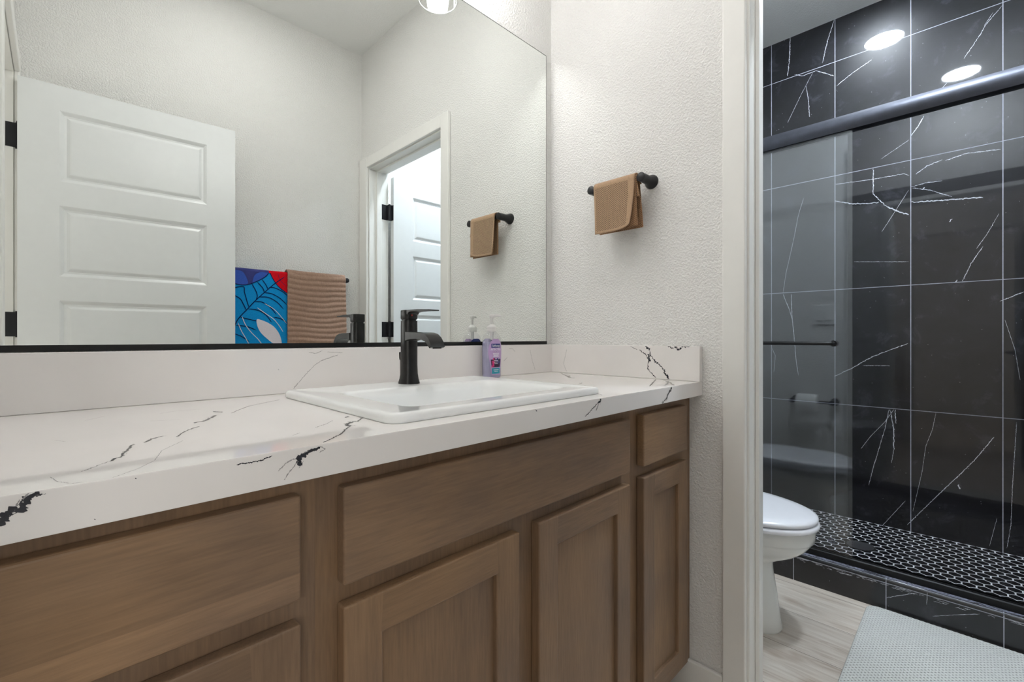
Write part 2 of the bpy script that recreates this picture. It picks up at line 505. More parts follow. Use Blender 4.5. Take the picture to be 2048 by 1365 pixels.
# vein traces in millimetres: (width, [(a, b), ...]) on their own surface
TILE_VEINS=[
 (7.3,[(-389,2767),(-384,2620),(-374,2541)]),
 (5.7,[(-597,2752),(-574,2680),(-557,2613),(-544,2543)]),
 (4.8,[(-410,2533),(-452,2510),(-514,2514),(-595,2452)]),
 (2.8,[(-499,2511),(-441,2405),(-375,2272)]),
 (4.3,[(-466,2448),(-478,2365),(-483,2269)]),
 (4.6,[(-607,2393),(-672,2432),(-756,2469)]),
 (3.8,[(-1214,2513),(-1162,2450),(-1148,2419),(-1093,2330)]),
 (2.3,[(-1186,2496),(-1158,2449)]),
 (3.0,[(-1037,2240),(-1009,2210)]),
 (6.2,[(-956,2112),(-938,2074),(-908,2030)]),
 (3.1,[(-902,2013),(-793,1948)]),
 (6.5,[(-763,1909),(-762,1779),(-793,1734),(-815,1704)]),
 (10.7,[(-815,1704),(-847,1680),(-882,1654),(-902,1647)]),
 (4.6,[(-602,1865),(-762,1854),(-882,1851),(-902,1839)]),
 (5.2,[(-927,1837),(-967,1868),(-1021,1882)]),
 (5.0,[(-1031,1875),(-1098,1889),(-1210,1877)]),
 (8.0,[(-600,1776),(-677,1745),(-737,1734),(-786,1730)]),
 (9.4,[(-907,1705),(-942,1700),(-1155,1675)]),
 (4.2,[(-907,1779),(-963,1787),(-1020,1783)]),
 (4.2,[(-914,1774),(-978,1748),(-1054,1700)]),
 (2.8,[(-1204,1592),(-1168,1508),(-1134,1446)]),
 (4.8,[(-1155,1454),(-1117,1381),(-1089,1302)]),
 (3.1,[(-900,1414),(-683,1439)]),
 (3.1,[(-900,1766),(-849,1672),(-797,1578)]),
 (2.9,[(-456,1827),(-429,1734),(-407,1605),(-367,1409),(-352,1296)]),
 (5.4,[(-352,1292),(-385,1198),(-400,1140),(-410,1023),(-417,922),(-429,828)]),
 (6.1,[(-394,1289),(-396,1189),(-400,1140)]),
 (3.7,[(-295,979),(-312,936),(-305,842)]),
 (6.3,[(-898,1012),(-831,980),(-756,941),(-670,877),(-594,830)]),
 (4.9,[(-720,896),(-829,899)]),
 (5.5,[(-1278,1239),(-1207,1202)]),
 (6.4,[(-830,679),(-844,581),(-844,480)]),
 (3.2,[(-844,681),(-810,616),(-752,533),(-712,461)]),
 (4.3,[(-825,678),(-810,582),(-786,474),(-766,389),(-744,279)]),
 (6.4,[(-849,681),(-852,612)]),
 (4.3,[(-844,480),(-835,412)]),
 (4.7,[(-1189,596),(-1131,486),(-1084,412),(-995,275),(-909,140),(-895,118)]),
 (2.6,[(-999,683),(-986,600),(-963,517),(-949,389),(-916,191)]),
 (3.1,[(-888,235),(-799,86)]),
 (2.8,[(-1257,671),(-1245,394),(-1240,215),(-1228,112)]),
 (2.5,[(-1198,235),(-1175,104)]),
 (2.3,[(-1222,1120),(-1252,988),(-1267,857)]),
 (19.9,[(-1045,1584),(-1052,1597)]),
 (16.4,[(-951,1758),(-960,1763)]),
 (15.8,[(-1074,357),(-1080,338)]),
 (11.9,[(-1067,1298),(-1070,1310)]),
]
TOP_VEINS=[
 (1.0,[(-1300,-520),(-1288,-505),(-1278,-492)]),
 (2.2,[(-1278,-492),(-1268,-476)]),
 (1.8,[(-1268,-476),(-1261,-448),(-1252,-412)]),
 (2.0,[(-1242,-409),(-1229,-388),(-1219,-381)]),
 (1.3,[(-1208,-399),(-1195,-369),(-1181,-346),(-1172,-337)]),
 (2.5,[(-1172,-303),(-1154,-290)]),
 (3.2,[(-1154,-290),(-1144,-265),(-1131,-245)]),
 (2.9,[(-1127,-199),(-1116,-218)]),
 (1.1,[(-1109,-240),(-1088,-206),(-1064,-172),(-1029,-145),(-994,-120)]),
 (0.5,[(-1206,-430),(-1233,-474),(-1245,-520)]),
 (0.5,[(-1245,-520),(-1261,-546),(-1281,-566),(-1286,-573)]),
 (0.6,[(-1300,-563),(-1308,-563)]),
 (1.8,[(-1308,-563),(-1316,-569),(-1325,-569)]),
 (0.5,[(-1320,-523),(-1316,-545),(-1308,-561)]),
 (2.7,[(-983,-406),(-994,-415)]),
 (1.7,[(-970,-430),(-994,-458)]),
 (4.5,[(-994,-458),(-1006,-459),(-1018,-471),(-1020,-487)]),
 (1.5,[(-1020,-487),(-1036,-506),(-1051,-528),(-1089,-562),(-1099,-574)]),
 (1.0,[(-1019,-427),(-1040,-450),(-1060,-463)]),
 (0.7,[(-1101,-495),(-1087,-483)]),
 (2.3,[(-32,-69),(-140,-191)]),
 (4.2,[(-111,-173),(-160,-206),(-176,-240)]),
 (2.9,[(-306,-358),(-278,-347)]),
 (1.4,[(-448,-512),(-469,-542),(-500,-570)]),
 (3.1,[(-49,-475),(-103,-522),(-161,-560)]),
 (1.5,[(-36,-443),(-225,-523)]),
 (0.6,[(-1136,-152),(-1172,-148),(-1194,-162)]),
 (0.5,[(-1216,-236),(-1181,-253)]),
 (0.4,[(-1317,-319),(-1308,-336)]),
 (0.5,[(-1285,-161),(-1260,-129)]),
]
FRONT_VEINS=[
 (4.9,[(-1326,913),(-1330,910),(-1334,906)]),
 (7.6,[(-1331,909),(-1336,905),(-1340,900)]),
 (6.2,[(-1339,904),(-1344,898),(-1348,892),(-1351,888)]),
 (5.0,[(-1096,912),(-1106,908),(-1115,904)]),
 (6.9,[(-1112,905),(-1118,900),(-1121,894)]),
 (1.0,[(-1115,904),(-1127,892),(-1136,881)]),
 (1.2,[(-1148,910),(-1160,907),(-1183,907)]),
 (1.0,[(-1107,907),(-1132,900),(-1142,892)]),
 (1.0,[(-1096,912),(-1090,908),(-1096,904)]),
 (5.3,[(-513,912),(-522,904)]),
 (1.8,[(-522,904),(-531,890)]),
 (1.8,[(-520,908),(-538,898),(-569,882)]),
 (7.7,[(-192,912),(-208,901)]),
 (5.4,[(-208,901),(-224,885)]),
 (3.2,[(-224,885),(-245,876)]),
 (2.3,[(-715,912),(-712,910)]),
 (1.2,[(-1265,911),(-1264,910)]),
 (1.1,[(-1293,881),(-1292,880)]),
]
SIDE_VEINS=[
 (6.6,[(-399,1015),(-414,1001)]),
 (3.3,[(-414,1001),(-417,984),(-427,972)]),
 (5.2,[(-427,972),(-441,961)]),
 (3.2,[(-441,961),(-460,944)]),
 (5.8,[(-460,944),(-466,929),(-477,918)]),
 (2.7,[(-378,1002),(-399,988),(-409,974)]),
 (6.6,[(-407,990),(-411,980),(-414,966)]),
 (3.9,[(-409,975),(-407,956)]),
 (2.6,[(-407,956),(-407,944),(-422,928),(-434,917)]),
 (3.8,[(-472,1015),(-491,1009)]),
 (7.6,[(-491,1009),(-502,1006),(-514,1012)]),
 (3.7,[(-514,1012),(-541,1015)]),
 (1.4,[(-346,1013),(-371,1002)]),
 (1.2,[(-90,999),(-75,946),(-90,918)]),
]
BACK_VEINS=[
 (1.9,[(-932,923),(-921,936)]),
 (1.2,[(-921,936),(-902,958),(-888,972),(-870,985)]),
 (1.5,[(-870,985),(-828,998)]),
 (1.0,[(-898,1006),(-881,1003),(-866,1009)]),
 (1.0,[(-854,1006),(-816,1003)]),
 (1.9,[(-964,971),(-962,968)]),
 (1.4,[(-240,1004),(-224,1003),(-212,993)]),
 (1.4,[(-248,975),(-264,963)]),
 (1.2,[(-136,998),(-126,962),(-110,926)]),
]
CURB_VEINS=[
 (2.4,[(-888,48),(-927,72),(-976,102)]),
 (1.8,[(-1017,33),(-1088,69),(-1137,92)]),
 (1.9,[(-1003,113),(-1001,68)]),
]


def m_liquid():
    m = NT('lilac_soap')
    v = m.coord(); f = m.noise(v, 20, 2)
    return m.set(color=m.ramp(f, [(0.3, lin((158, 156, 184))), (0.7, lin((170, 168, 196)))]), rough=0.15)


M_LIQ = m_liquid()
M_LABEL = plain('lilac_label', (186, 156, 200), 0.3, var=0.08, scale=30)
M_LNAVY = plain('navy_label_ink', (28, 44, 116), 0.35, var=0.03)
M_LWHITE = plain('white_label_ink', (240, 240, 244), 0.4, var=0.01)
M_LTEAL = plain('teal_label_ink', (36, 150, 172), 0.4, var=0.1)
M_LBERRY = plain('berry_label_ink', (52, 26, 60), 0.4, var=0.7, scale=260)
M_LPINK = plain('pink_label_ink', (206, 44, 116), 0.4, var=0.3, scale=260)
M_REDDOT = plain('red_dot_paint', (180, 50, 50), 0.4)

CEIL = 2.755
WW, WS, WT, PART = -1.427, -1.515, 1.65, 0.114   # west wall face, south wall face, tiled wall face, partition thickness

# ================================================================ room shell
def structure(o, label, cat):
    return tag(o, label, cat, kind='structure')


structure(boxobj('floor', (-3.75, 0.926, -2.9, 0.12, -0.05, 0.0), M_FLOOR), 'pale grey oak plank floor', 'floor')
structure(boxobj('ceiling', (-3.75, 1.77, -2.9, 0.72, CEIL, CEIL + 0.08), M_CEIL), 'flat off white ceiling over all rooms', 'ceiling')
structure(boxobj('wall_north', (WW - 0.114, 1.77, 0.0, 0.12, 0.0, CEIL), M_WALL), 'textured white wall behind the mirror and vanity', 'wall')
structure(boxobj('wall_south', (WW - 0.114, 1.77, WS - 0.12, WS, 0.0, CEIL), M_WALL), 'textured white wall behind the open panel door and towels', 'wall')

m = MB()
DY0, DY1, DZ = -0.694, -1.415, 2.040          # clear doorway to the toilet room
m.box(0, PART, DY0 + 0.018, 0.0, 0, CEIL); m.box(0, PART, WS, DY1 - 0.018, 0, CEIL)
m.box(0, PART, DY1 - 0.018, DY0 + 0.018, DZ + 0.018, CEIL)
structure(m.build('wall_east', M_WALL), 'textured white wall with the hand towel bar and doorway', 'wall')

m = MB()
LY0, LY1 = -0.715, -1.440                     # clear entry doorway
m.box(WW - 0.114, WW, LY0 + 0.018, 0.0, 0, CEIL); m.box(WW - 0.114, WW, WS, LY1 - 0.018, 0, CEIL)
m.box(WW - 0.114, WW, LY1 - 0.018, LY0 + 0.018, DZ + 0.018, CEIL)
structure(m.build('wall_west', M_WALL), 'white wall around the entry doorway at the left end of the vanity', 'wall')

# the room beyond the entry, with an unseen window added to let daylight in
m = MB()
m.box(-3.75, WW - 0.114, 0.60, 0.72, 0, CEIL); m.box(-3.75, -3.65, -2.9, 0.60, 0, CEIL)
m.box(WW - 0.114, WW - 0.0, 0.12, 0.72, 0, CEIL); m.box(WW - 0.114, WW, -2.9, WS - 0.12, 0, CEIL)
structure(m.build('wall_bedroom', M_WALL), 'white walls of the room beyond the entry', 'wall')
m = MB()
m.box(-3.65, -3.3, -2.9, -2.78, 0, CEIL); m.box(-1.8, WW - 0.114, -2.9, -2.78, 0, CEIL)
m.box(-3.3, -1.8, -2.9, -2.78, 0, 0.7); m.box(-3.3, -1.8, -2.9, -2.78, 2.3, CEIL)
structure(m.build('wall_window', M_WALL), 'white outer wall with the added daylight window', 'wall')
w = empty('added_window_1', (-2.55, -2.84, 0.7)); structure(w, 'unseen window added to bring daylight into the room beyond the entry', 'window')
m = MB()
for b in ((-3.3, -3.25, 0.7, 2.3), (-1.85, -1.8, 0.7, 2.3), (-3.25, -1.85, 0.7, 0.75), (-3.25, -1.85, 2.25, 2.3), (-2.57, -2.53, 0.75, 2.25)):
    m.box(b[0], b[1], -2.87, -2.81, b[2], b[3])
m.build('window_frame', M_TRIM, w)
m = MB(); m.box(-3.25, -1.85, -2.843, -2.837, 0.75, 2.25); m.build('pane', M_SGLASS, w)
pl = bpy.data.lights.new('window_portal', 'AREA'); pl.shape = 'RECTANGLE'; pl.size = 1.5; pl.size_y = 1.6
pl.cycles.is_portal = True
po = bpy.data.objects.new('window_portal', pl); COL.objects.link(po)
po.location = (-2.55, -2.77, 1.5); po.rotation_euler = (PI / 2, 0, 0)

# jambs with stops, and casings
def jamb(name, x0, x1, y0, y1, stop, label):
    m = MB()
    m.box(x0, x1, y0, y0 + 0.018, 0, DZ + 0.018); m.box(x0, x1, y1 - 0.018, y1, 0, DZ + 0.018)
    m.box(x0, x1, y1, y0, DZ, DZ + 0.018)
    a, b = stop
    m.box(a, b, y0 - 0.011, y0, 0, DZ); m.box(a, b, y1, y1 + 0.011, 0, DZ); m.box(a, b, y1 + 0.011, y0 - 0.011, DZ - 0.011, DZ)
    return structure(m.build(name, M_TRIM, bevel=0.002), label, 'door jamb')


def casing(name, x0, x1, y0, y1, label, wide0=0.060, wide1=0.090, lim=None):
    m = MB(); q = 0.006; h = 0.062
    ya = y0 + q + wide0; yb = y1 - q - wide1
    if lim: yb = max(yb, lim)
    for (a, b, c, d) in ((y0 + q, ya, 0, DZ + q + h), (yb, y1 - q, 0, DZ + q + h), (y1 - q, y0 + q, DZ + q, DZ + q + h)):
        m.box(x0, x1, a, b, c, d)
    return structure(m.build(name, M_TRIM, bevel=0.004, seg=3), label, 'door casing')


jamb('trim_1', 0.0, PART, DY0, DY1, (0.044, 0.076), 'white jamb lining of the toilet room doorway')
casing('trim_2', -0.016, 0.0, DY0, DY1, 'white casing around the toilet room doorway, vanity side', lim=WS + 0.001)
casing('trim_3', PART, PART + 0.016, DY0, DY1, 'white casing around the toilet room doorway, toilet side', lim=WS + 0.001)
jamb('trim_4', WW - 0.114, WW, LY0, LY1, (WW - 0.076, WW - 0.044), 'white jamb lining of the entry doorway')
casing('trim_5', WW, WW + 0.016, LY0, LY1, 'white casing around the entry doorway', lim=WS + 0.001)

BB = 0.1016
structure(boxobj('baseboard_east', (-0.013, 0.0, -0.628, -0.4695, 0, BB), M_TRIM, bevel=0.004), 'white baseboard between vanity and doorway', 'baseboard')
structure(boxobj('baseboard_south', (WW + 0.017, -0.017, WS, WS + 0.013, 0, BB), M_TRIM, bevel=0.004), 'white baseboard under the towels', 'baseboard')
structure(boxobj('baseboard_north', (PART, 0.925, -0.013, 0.0, 0, BB), M_TRIM, bevel=0.004), 'white baseboard behind the toilet', 'baseboard')
structure(boxobj('baseboard_toilet', (PART, PART + 0.013, -0.627, -0.0135, 0, BB), M_TRIM, bevel=0.004), 'white baseboard beside the toilet', 'baseboard')

# ---------------------------------------------------------------- panel doors
def door_face(m, W, H, y, panels, flip):
    """front sheet of a moulded panel door in local coordinates; flip mirrors the relief to the other face"""
    s = -1 if flip else 1
    zs = sorted({0.0, H} | {p[2] for p in panels} | {p[3] for p in panels})
    x0, x1 = panels[0][0], panels[0][1]
    def q(a, b, c, d, off=0.0):
        pts = [(a, y - s * off, c), (b, y - s * off, c), (b, y - s * off, d), (a, y - s * off, d)]
        m.add(pts, [(0, 1, 2, 3)])
    q(0, x0, 0, H); q(x1, W, 0, H)
    for a, b in zip(zs, zs[1:]):
        if not any(abs(p[2] - a) < 1e-6 for p in panels): q(x0, x1, a, b)
    for (a, b, c, d) in panels:
        rings = []
        for ins, dep in ((0, 0), (0.004, 0.002), (0.013, 0.0085), (0.020, 0.0090), (0.030, 0.0030), (0.034, 0.0022)):
            rings.append([(a + ins, y - s * dep, c + ins), (b - ins, y - s * dep, c + ins), (b - ins, y - s * dep, d - ins), (a + ins, y - s * dep, d - ins)])
        m.loft(rings, 0, False, True)


def panel_door(name, loc, rot, W, label, x0=0.121):
    d = empty(name, loc); d.rotation_euler = (0, 0, rot)
    structure(d, label, 'door')
    H = 2.010; T = 0.035
    rows = [(1.655, 1.930), (1.285, 1.560), (0.915, 1.190), (0.545, 0.820), (0.170, 0.450)]
    pn = [(x0, W - 0.112, a - 0.016, b - 0.016) for a, b in rows]
    m = MB()
    door_face(m, W, H, 0.0, pn, False); door_face(m, W, H, -T, pn, True)
    for a, b, c, e in (((0, 0, 0), (0, -T, 0), (0, -T, H), (0, 0, H)), ((W, 0, 0), (W, 0, H), (W, -T, H), (W, -T, 0)),
                       ((0, 0, 0), (W, 0, 0), (W, -T, 0), (0, -T, 0)), ((0, 0, H), (0, -T, H), (W, -T, H), (W, 0, H))):
        m.poly([a, b, c, e])
    lf = m.build('leaf', M_DOOR, d, (0, 0, 0), recalc=True)
    lf.location = (0, 0, 0.010)
    return d


d1 = panel_door('door_1', (-1.4165, -1.408, 0.0), math.radians(3.7), 0.705, 'white five panel door standing open against the towel wall', 0.112)
d2 = panel_door('door_2', (0.143, -1.382, 0.0), 0.0, 0.700, 'white five panel door standing open inside the toilet room', 0.135)
for d, jx in ((d1, None), (d2, None)):
    for z in (1.757, 1.045, 0.26):
        m = MB()
        if d is d2:
            m.box(-0.0025, 0.0, -0.034, -0.002, z, z + 0.092)                     # leaf on the door edge
            m.box(0.080 - 0.143, 0.1145 - 0.143, -0.033, -0.0305, z, z + 0.092)   # leaf on the jamb
            m.lathe([(0.006, -0.003), (0.006, 0.095)], (-0.020, -0.014, z), n=14)
            m.box(-0.021, -0.001, -0.016, -0.012, z, z + 0.092)
            m.box(-0.029, -0.020, -0.032, -0.012, z + 0.001, z + 0.091)
        else:
            m.box(-0.0025, 0.0, -0.034, -0.002, z, z + 0.092)
            m.box(-0.034, -0.004, -0.0325, -0.0295, z, z + 0.092)
            m.lathe([(0.006, -0.003), (0.006, 0.095)], (-0.003, -0.037, z), n=14)
        m.build('hinge', M_HINGE, d, (0, 0, 0))
    m = MB()
    hx = 0.700 - 0.06
    m.lathe([(0.030, 0.0), (0.030, 0.006), (0.012, 0.010), (0.012, 0.040)], (hx, 0, 0.92), 'y', 24)
    m.tube([(hx + 0.006, 0.040, 0.92), (hx - 0.05, 0.042, 0.92), (hx - 0.11, 0.040, 0.92)], 0.008)
    m.build('lever_handle', M_HINGE, d, (0, 0, 0), smooth=True)

# ================================================================ shower
PANZ = 0.088
CX0, CX1 = 0.926, 1.050
rng = random.Random(7)
PITCH = 0.3080
def tiled_wall():
    m = MB()
    y_lo, y_hi = WS, 0.0
    zb = 0.0715
    m.box(WT + 0.0006, WT + 0.10, y_lo, y_hi, 0.0, CEIL, 1)                      # grout bed
    cols = [-0.2922 - PITCH * k for k in range(-2, 6)]
    zrow = [zb + 0.6135 * k for k in range(0, 6)]
    g = 0.0016
    for a in cols:
        b0, b1 = max(y_lo, a - PITCH + g), min(y_hi, a - g)
        if b1 - b0 < 0.004: continue
        for z in zrow:
            c0, c1 = max(PANZ, z + g), min(CEIL - 0.001, z + 0.6135 - g)
            if c1 - c0 < 0.01: continue
            m.box(WT, WT + 0.002, b0, b1, c0, c1, 0)
    for w, pts in TILE_VEINS:
        ribbon(m, [(a / 1000, b / 1000) for a, b in pts], w * 0.45 / 1000, lambda a, b: (WT - 0.0002, a, b), rng, 2, 0.75, 0.004)
    return m.build('wall_tiled', [M_TILE, M_GROUT, M_TVEIN], recalc=True)
structure(tiled_wall(), 'black marble tiled shower wall with white veins', 'wall')

def side_tiles(name, y0, y1, sy, label):
    m = MB()
    m.box(CX0, WT, y0 if sy < 0 else y0 + 0.0006, y1 if sy > 0 else y1 - 0.0006, 0.0, CEIL, 1)
    g = 0.0016
    for k in range(6):
        a = WT - 0.3080 * (k + 1); b = a + 0.3080
        b0, b1 = max(CX0 + 0.001, a + g), b - g
        if b1 - b0 < 0.01: continue
        for r in range(6):
            c0, c1 = max(PANZ, 0.0715 + 0.6135 * r + g), min(CEIL - 0.001, 0.0715 + 0.6135 * (r + 1) - g)
            if sy > 0: m.box(b0, b1, y0, y0 + 0.005, c0, c1, 0)
            else: m.box(b0, b1, y1 - 0.005, y1, c0, c1, 0)
    return structure(m.build(name, [M_TILE, M_GROUT]), label, 'wall')
side_tiles('wall_shower_north', -0.020, 0.0, 1, 'black tiled end wall of the shower beyond the toilet')
side_tiles('wall_shower_south', WS, WS + 0.020, -1, 'black tiled end wall of the shower beside the open door')

m = MB()
m.box(CX1, WT, WS + 0.02, -0.02, 0.0, PANZ - 0.0004, 1)
d = 0.0407; rh = d * 0.8660; r_in = (d / 2 - 0.0024) / math.cos(PI / 6)
DRX, DRY, DRR = 1.285, -0.758, 0.057
row = 0; x = 1.5945 - rh * 16
while x < WT + r_in:
    yoff = -0.7033 if (row % 2 == 0) else -0.7033 + d / 2
    for k in range(-26, 22):
        y = yoff + d * k
        if y > -0.021 or y < WS + 0.021 or x < CX1 - 0.012: continue
        if (x - DRX) ** 2 + (y - DRY) ** 2 < (DRR - 0.030) ** 2: continue
        pts = []
        for j in range(6):
            a = PI / 3 * j
            pts.append((min(WT - 0.001, max(CX1 + 0.001, x + r_in * math.cos(a))), min(-0.021, max(WS + 0.021, y + r_in * math.sin(a))), PANZ))
        if max(p[0] for p in pts) - min(p[0] for p in pts) < 0.006: continue
        m.loft([[(p[0], p[1], PANZ - 0.001) for p in pts], pts], 0, False, True)
    x += rh; row += 1
structure(m.build('floor_shower', [M_HEX, M_HGROUT]), 'black hexagon mosaic shower floor with white grout', 'floor')

# shower kerb
m = MB()
m.box(CX0 + 0.0003, CX1, WS + 0.02, -0.02, 0.0, 0.1060, 1); m.box(CX0 + 0.006, CX1, WS + 0.02, -0.02, 0.1060, 0.1172, 1)
jts = [-0.577 + 0.308, -0.577, -0.886, -1.1925, -1.5005]
edges = [-0.02] + jts + [WS + 0.02]
for a, b in zip(edges, edges[1:]):
    if a - b < 0.005: continue
    m.box(CX0, CX0 + 0.005, b + 0.0014, a - 0.0014, 0.0, 0.1015, 0)
    m.box(CX0 + 0.012, CX1, b + 0.0014, a - 0.0014, 0.110, 0.118, 0)
# rounded nosing tile
prof = [(0.0, 0.1043)] + [(0.012 - 0.012 * math.cos(t * PI / 12), 0.106 + 0.012 * math.sin(t * PI / 12)) for t in range(7)] + [(0.014, 0.1043)]
for a, b in zip(edges, edges[1:]):
    if a - b < 0.005: continue
    m.loft([[(CX0 + p, b + 0.0014, z) for p, z in prof], [(CX0 + p, a - 0.0014, z) for p, z in prof]], 0)
for w, pts in CURB_VEINS:
    ribbon(m, [(a / 1000, b / 1000) for a, b in pts], w * 0.7 / 1000, lambda a, b: (CX0 - 0.0003, a, b), rng, 2, 0.6, 0.004)
m.box(CX0 + 0.0125, CX0 + 0.0305, WS + 0.021, -0.021, 0.1175, 0.1183, 3)
# limescale crust along the top edge
for s_ in range(70):
    y = -0.30 - rng.random() * 1.1; ln = 0.01 + rng.random() * 0.05
    xx = CX0 + 0.011 + rng.random() * 0.018
    ribbon(m, [(xx, y), (xx + rng.uniform(-.002, .002), y - ln)], 0.002 + rng.random() * 0.004, lambda a, b: (a, b, 0.1185), rng, 3 if s_ % 3 else 0, 0.9, 0.003)
for s_ in range(90):
    y = -0.30 - rng.random() * 1.1; ln = 0.003 + rng.random() * 0.03
    z = 0.1005 - rng.random() ** 2 * 0.012
    ribbon(m, [(y, z), (y - ln, z)], 0.0006 + rng.random() * 0.0012, lambda a, b: (CX0 - 0.0004, a, b), rng, 2, 0.9, 0.002)
structure(m.build('shower_curb', [M_TILE, M_GROUT, M_TVEIN, M_SCUM]), 'black marble tiled shower kerb with limescale along its top edge', 'curb')

# sliding glass door: rail, track, two panels
sd = empty('shower_door', (0.978, -0.76, 0.118))
tag(sd, 'frameless sliding glass shower door under a black header rail', 'shower door')
m = MB()
prof = []
for t in range(13):      # rounded outer face
    prof.append((0.958 - 0.012 * math.sin(PI * t / 12), 1.886 + 0.062 * t / 12))
prof += [(1.004, 1.948), (1.004, 1.886), (0.9975, 1.886), (0.9975, 1.905), (0.962, 1.905), (0.962, 1.886)]
m.loft([[(x, WS + 0.02, z) for x, z in prof], [(x, -0.02, z) for x, z in prof]], 0)
m.build('header_rail', M_RAIL, sd, smooth=True, angle=50)
m = MB()
prof = [(0.957, 0.118), (0.957, 0.142), (0.963, 0.145), (0.964, 0.130), (0.974, 0.130), (0.974, 0.143), (0.982, 0.143), (0.982, 0.130), (0.994, 0.130), (0.994, 0.145), (1.003, 0.142), (1.006, 0.118)]
m.loft([[(x, WS + 0.02, z) for x, z in prof], [(x, -0.02, z) for x, z in prof]], 0)
m.build('bottom_track', M_TRACK, sd)
for i, (xa, ya, yb) in enumerate(((0.9655, -0.776, -0.045), (0.9845, -0.758, -0.026))):
    m = MB(); m.box(xa, xa + 0.0075, ya, yb, 0.136, 1.900)
    g = m.build('glass_panel', M_SGLASS, sd, bevel=0.0008)
    if i == 0:
        m = MB(); X = 0.934; z = 1.016
        m.tube([(0.965, -0.712, z), (0.948, -0.712, z), (0.938, -0.707, z), (X, -0.697, z), (X, -0.40, z), (X, -0.135, z), (0.938, -0.125, z), (0.948, -0.12, z), (0.965, -0.12, z)], 0.0078)
        m.lathe([(0.013, 0.0), (0.013, 0.004), (0.009, 0.006)], (0.9648, -0.712, z), 'x', 20)
        m.build('towel_handle', M_TRACK, g, smooth=True)
        # etched trademark spot low on the panel
        m = MB()
        for k in range(16):
            a = 2 * PI * k / 16
            if k % 3 == 2: continue
            m.poly([(0.9652, -0.706 + 0.013 * math.cos(a + t) * f, 0.196 + 0.010 * math.sin(a + t) * f) for t, f in ((-.13, .45), (.13, .45), (.16, 1), (-.16, 1))])
        m.build('etched_mark', M_SCUM, g)

# drain
dr = empty('shower_drain', (DRX, DRY, PANZ)); tag(dr, 'round slotted metal drain in the hexagon shower floor', 'drain')
m = MB()
m.lathe([(DRR, -0.002), (DRR, 0.0015), (DRR - 0.006, 0.0025), (DRR - 0.006, 0.0005), (0.0001, 0.0005)], (DRX, DRY, PANZ), n=48)
m.build('drain_rim', M_FAUCET, dr, smooth=True)
m = MB()
for k in range(-5, 6):
    xx = DRX + k * 0.0085; h = math.sqrt(max(0, (DRR - 0.007) ** 2 - (k * 0.0085) ** 2))
    m.box(xx - 0.0022, xx + 0.0022, DRY - h, DRY + h, PANZ + 0.0005, PANZ + 0.0028)
m.build('grate', plain('brushed_steel', (150, 150, 155), 0.35, metal=0.9), dr)

# ================================================================ recessed ceiling lights, vent
def can(x, y, lens, label):
    c = empty('recessed_light', (x, y, CEIL)); tag(c, label, 'ceiling light', 'recessed ceiling lights')
    m = MB(); m.lathe([(0.104, 0.0), (0.104, -0.004), (0.090, -0.007), (0.0862, -0.003), (0.0862, 0.0)], (x, y, CEIL), n=48, caps=False)
    m.build('trim_ring', M_TRIM, c, smooth=True)
    m = MB(); m.lathe([(0.0860, -0.0005), (0.0860, -0.0050), (0.075, -0.0085), (0.045, -0.011), (0.0002, -0.012)], (x, y, CEIL), n=48)
    m.build('lens', lens, c, smooth=True)
can(1.25, -0.765, M_CANS, 'round lit recessed light over the shower, mirrored high in the black tiles')
can(0.473, -1.073, M_CAN, 'round lit recessed light over the toilet room floor, near the open door')
can(-0.72, -0.95, M_FILLV, 'round recessed light added unseen to brighten the vanity room')  # unseen lamp added to brighten the counter and cabinet fronts

v = empty('ceiling_vent', (0.565, -0.735, CEIL)); tag(v, 'square slatted white exhaust vent in the toilet room ceiling', 'vent')
m = MB()
for a in ((-0.13, 0.13, -0.13, -0.112), (-0.13, 0.13, 0.112, 0.13), (-0.13, -0.112, -0.112, 0.112), (0.112, 0.13, -0.112, 0.112)):
    m.box(0.565 + a[0], 0.565 + a[1], -0.735 + a[2], -0.735 + a[3], CEIL - 0.012, CEIL)
m.build('vent_frame', M_PLATE, v, bevel=0.002)
m = MB(); m.box(0.565 - 0.112, 0.565 + 0.112, -0.735 - 0.112, -0.735 + 0.112, CEIL - 0.003, CEIL - 0.0005); m.build('backing', M_TRACK, v)
for k in range(9):
    y = -0.735 - 0.100 + k * 0.025
    m = MB(); m.box(0.565 - 0.1115, 0.565 + 0.1115, y - 0.007, y + 0.007, CEIL - 0.010, CEIL - 0.0065); m.build('slat', M_PLATE, v)

# ================================================================ mirror
mr = empty('mirror', (-0.715, 0.0, 1.0165)); tag(mr, 'large frameless mirror on the wall above the vanity backsplash', 'mirror')
MX0, MX1, MZ0, MZ1 = -1.400, -0.034, 1.0265, 2.082
m = MB(); m.box(MX0, MX1, -0.006, -0.001, MZ0, MZ1, 1)
m.m[2] = 0          # the front face is the silvered one
m.box(MX0, MX1, -0.0063, -0.006, MZ1 - 0.0020, MZ1, 1); m.box(MX1 - 0.0014, MX1, -0.0063, -0.006, MZ0, MZ1 - 0.002, 1)
m.build('mirror_glass', [M_MIRROR, M_MEDGE], mr, recalc=False)
m = MB(); m.box(MX0, MX1 + 0.001, -0.0085, -0.0062, 1.0165, 1.0275); m.box(MX0, MX1 + 0.001, -0.0062, 0.0, 1.0165, 1.0262)
m.build('bottom_channel', M_TRACK, mr)

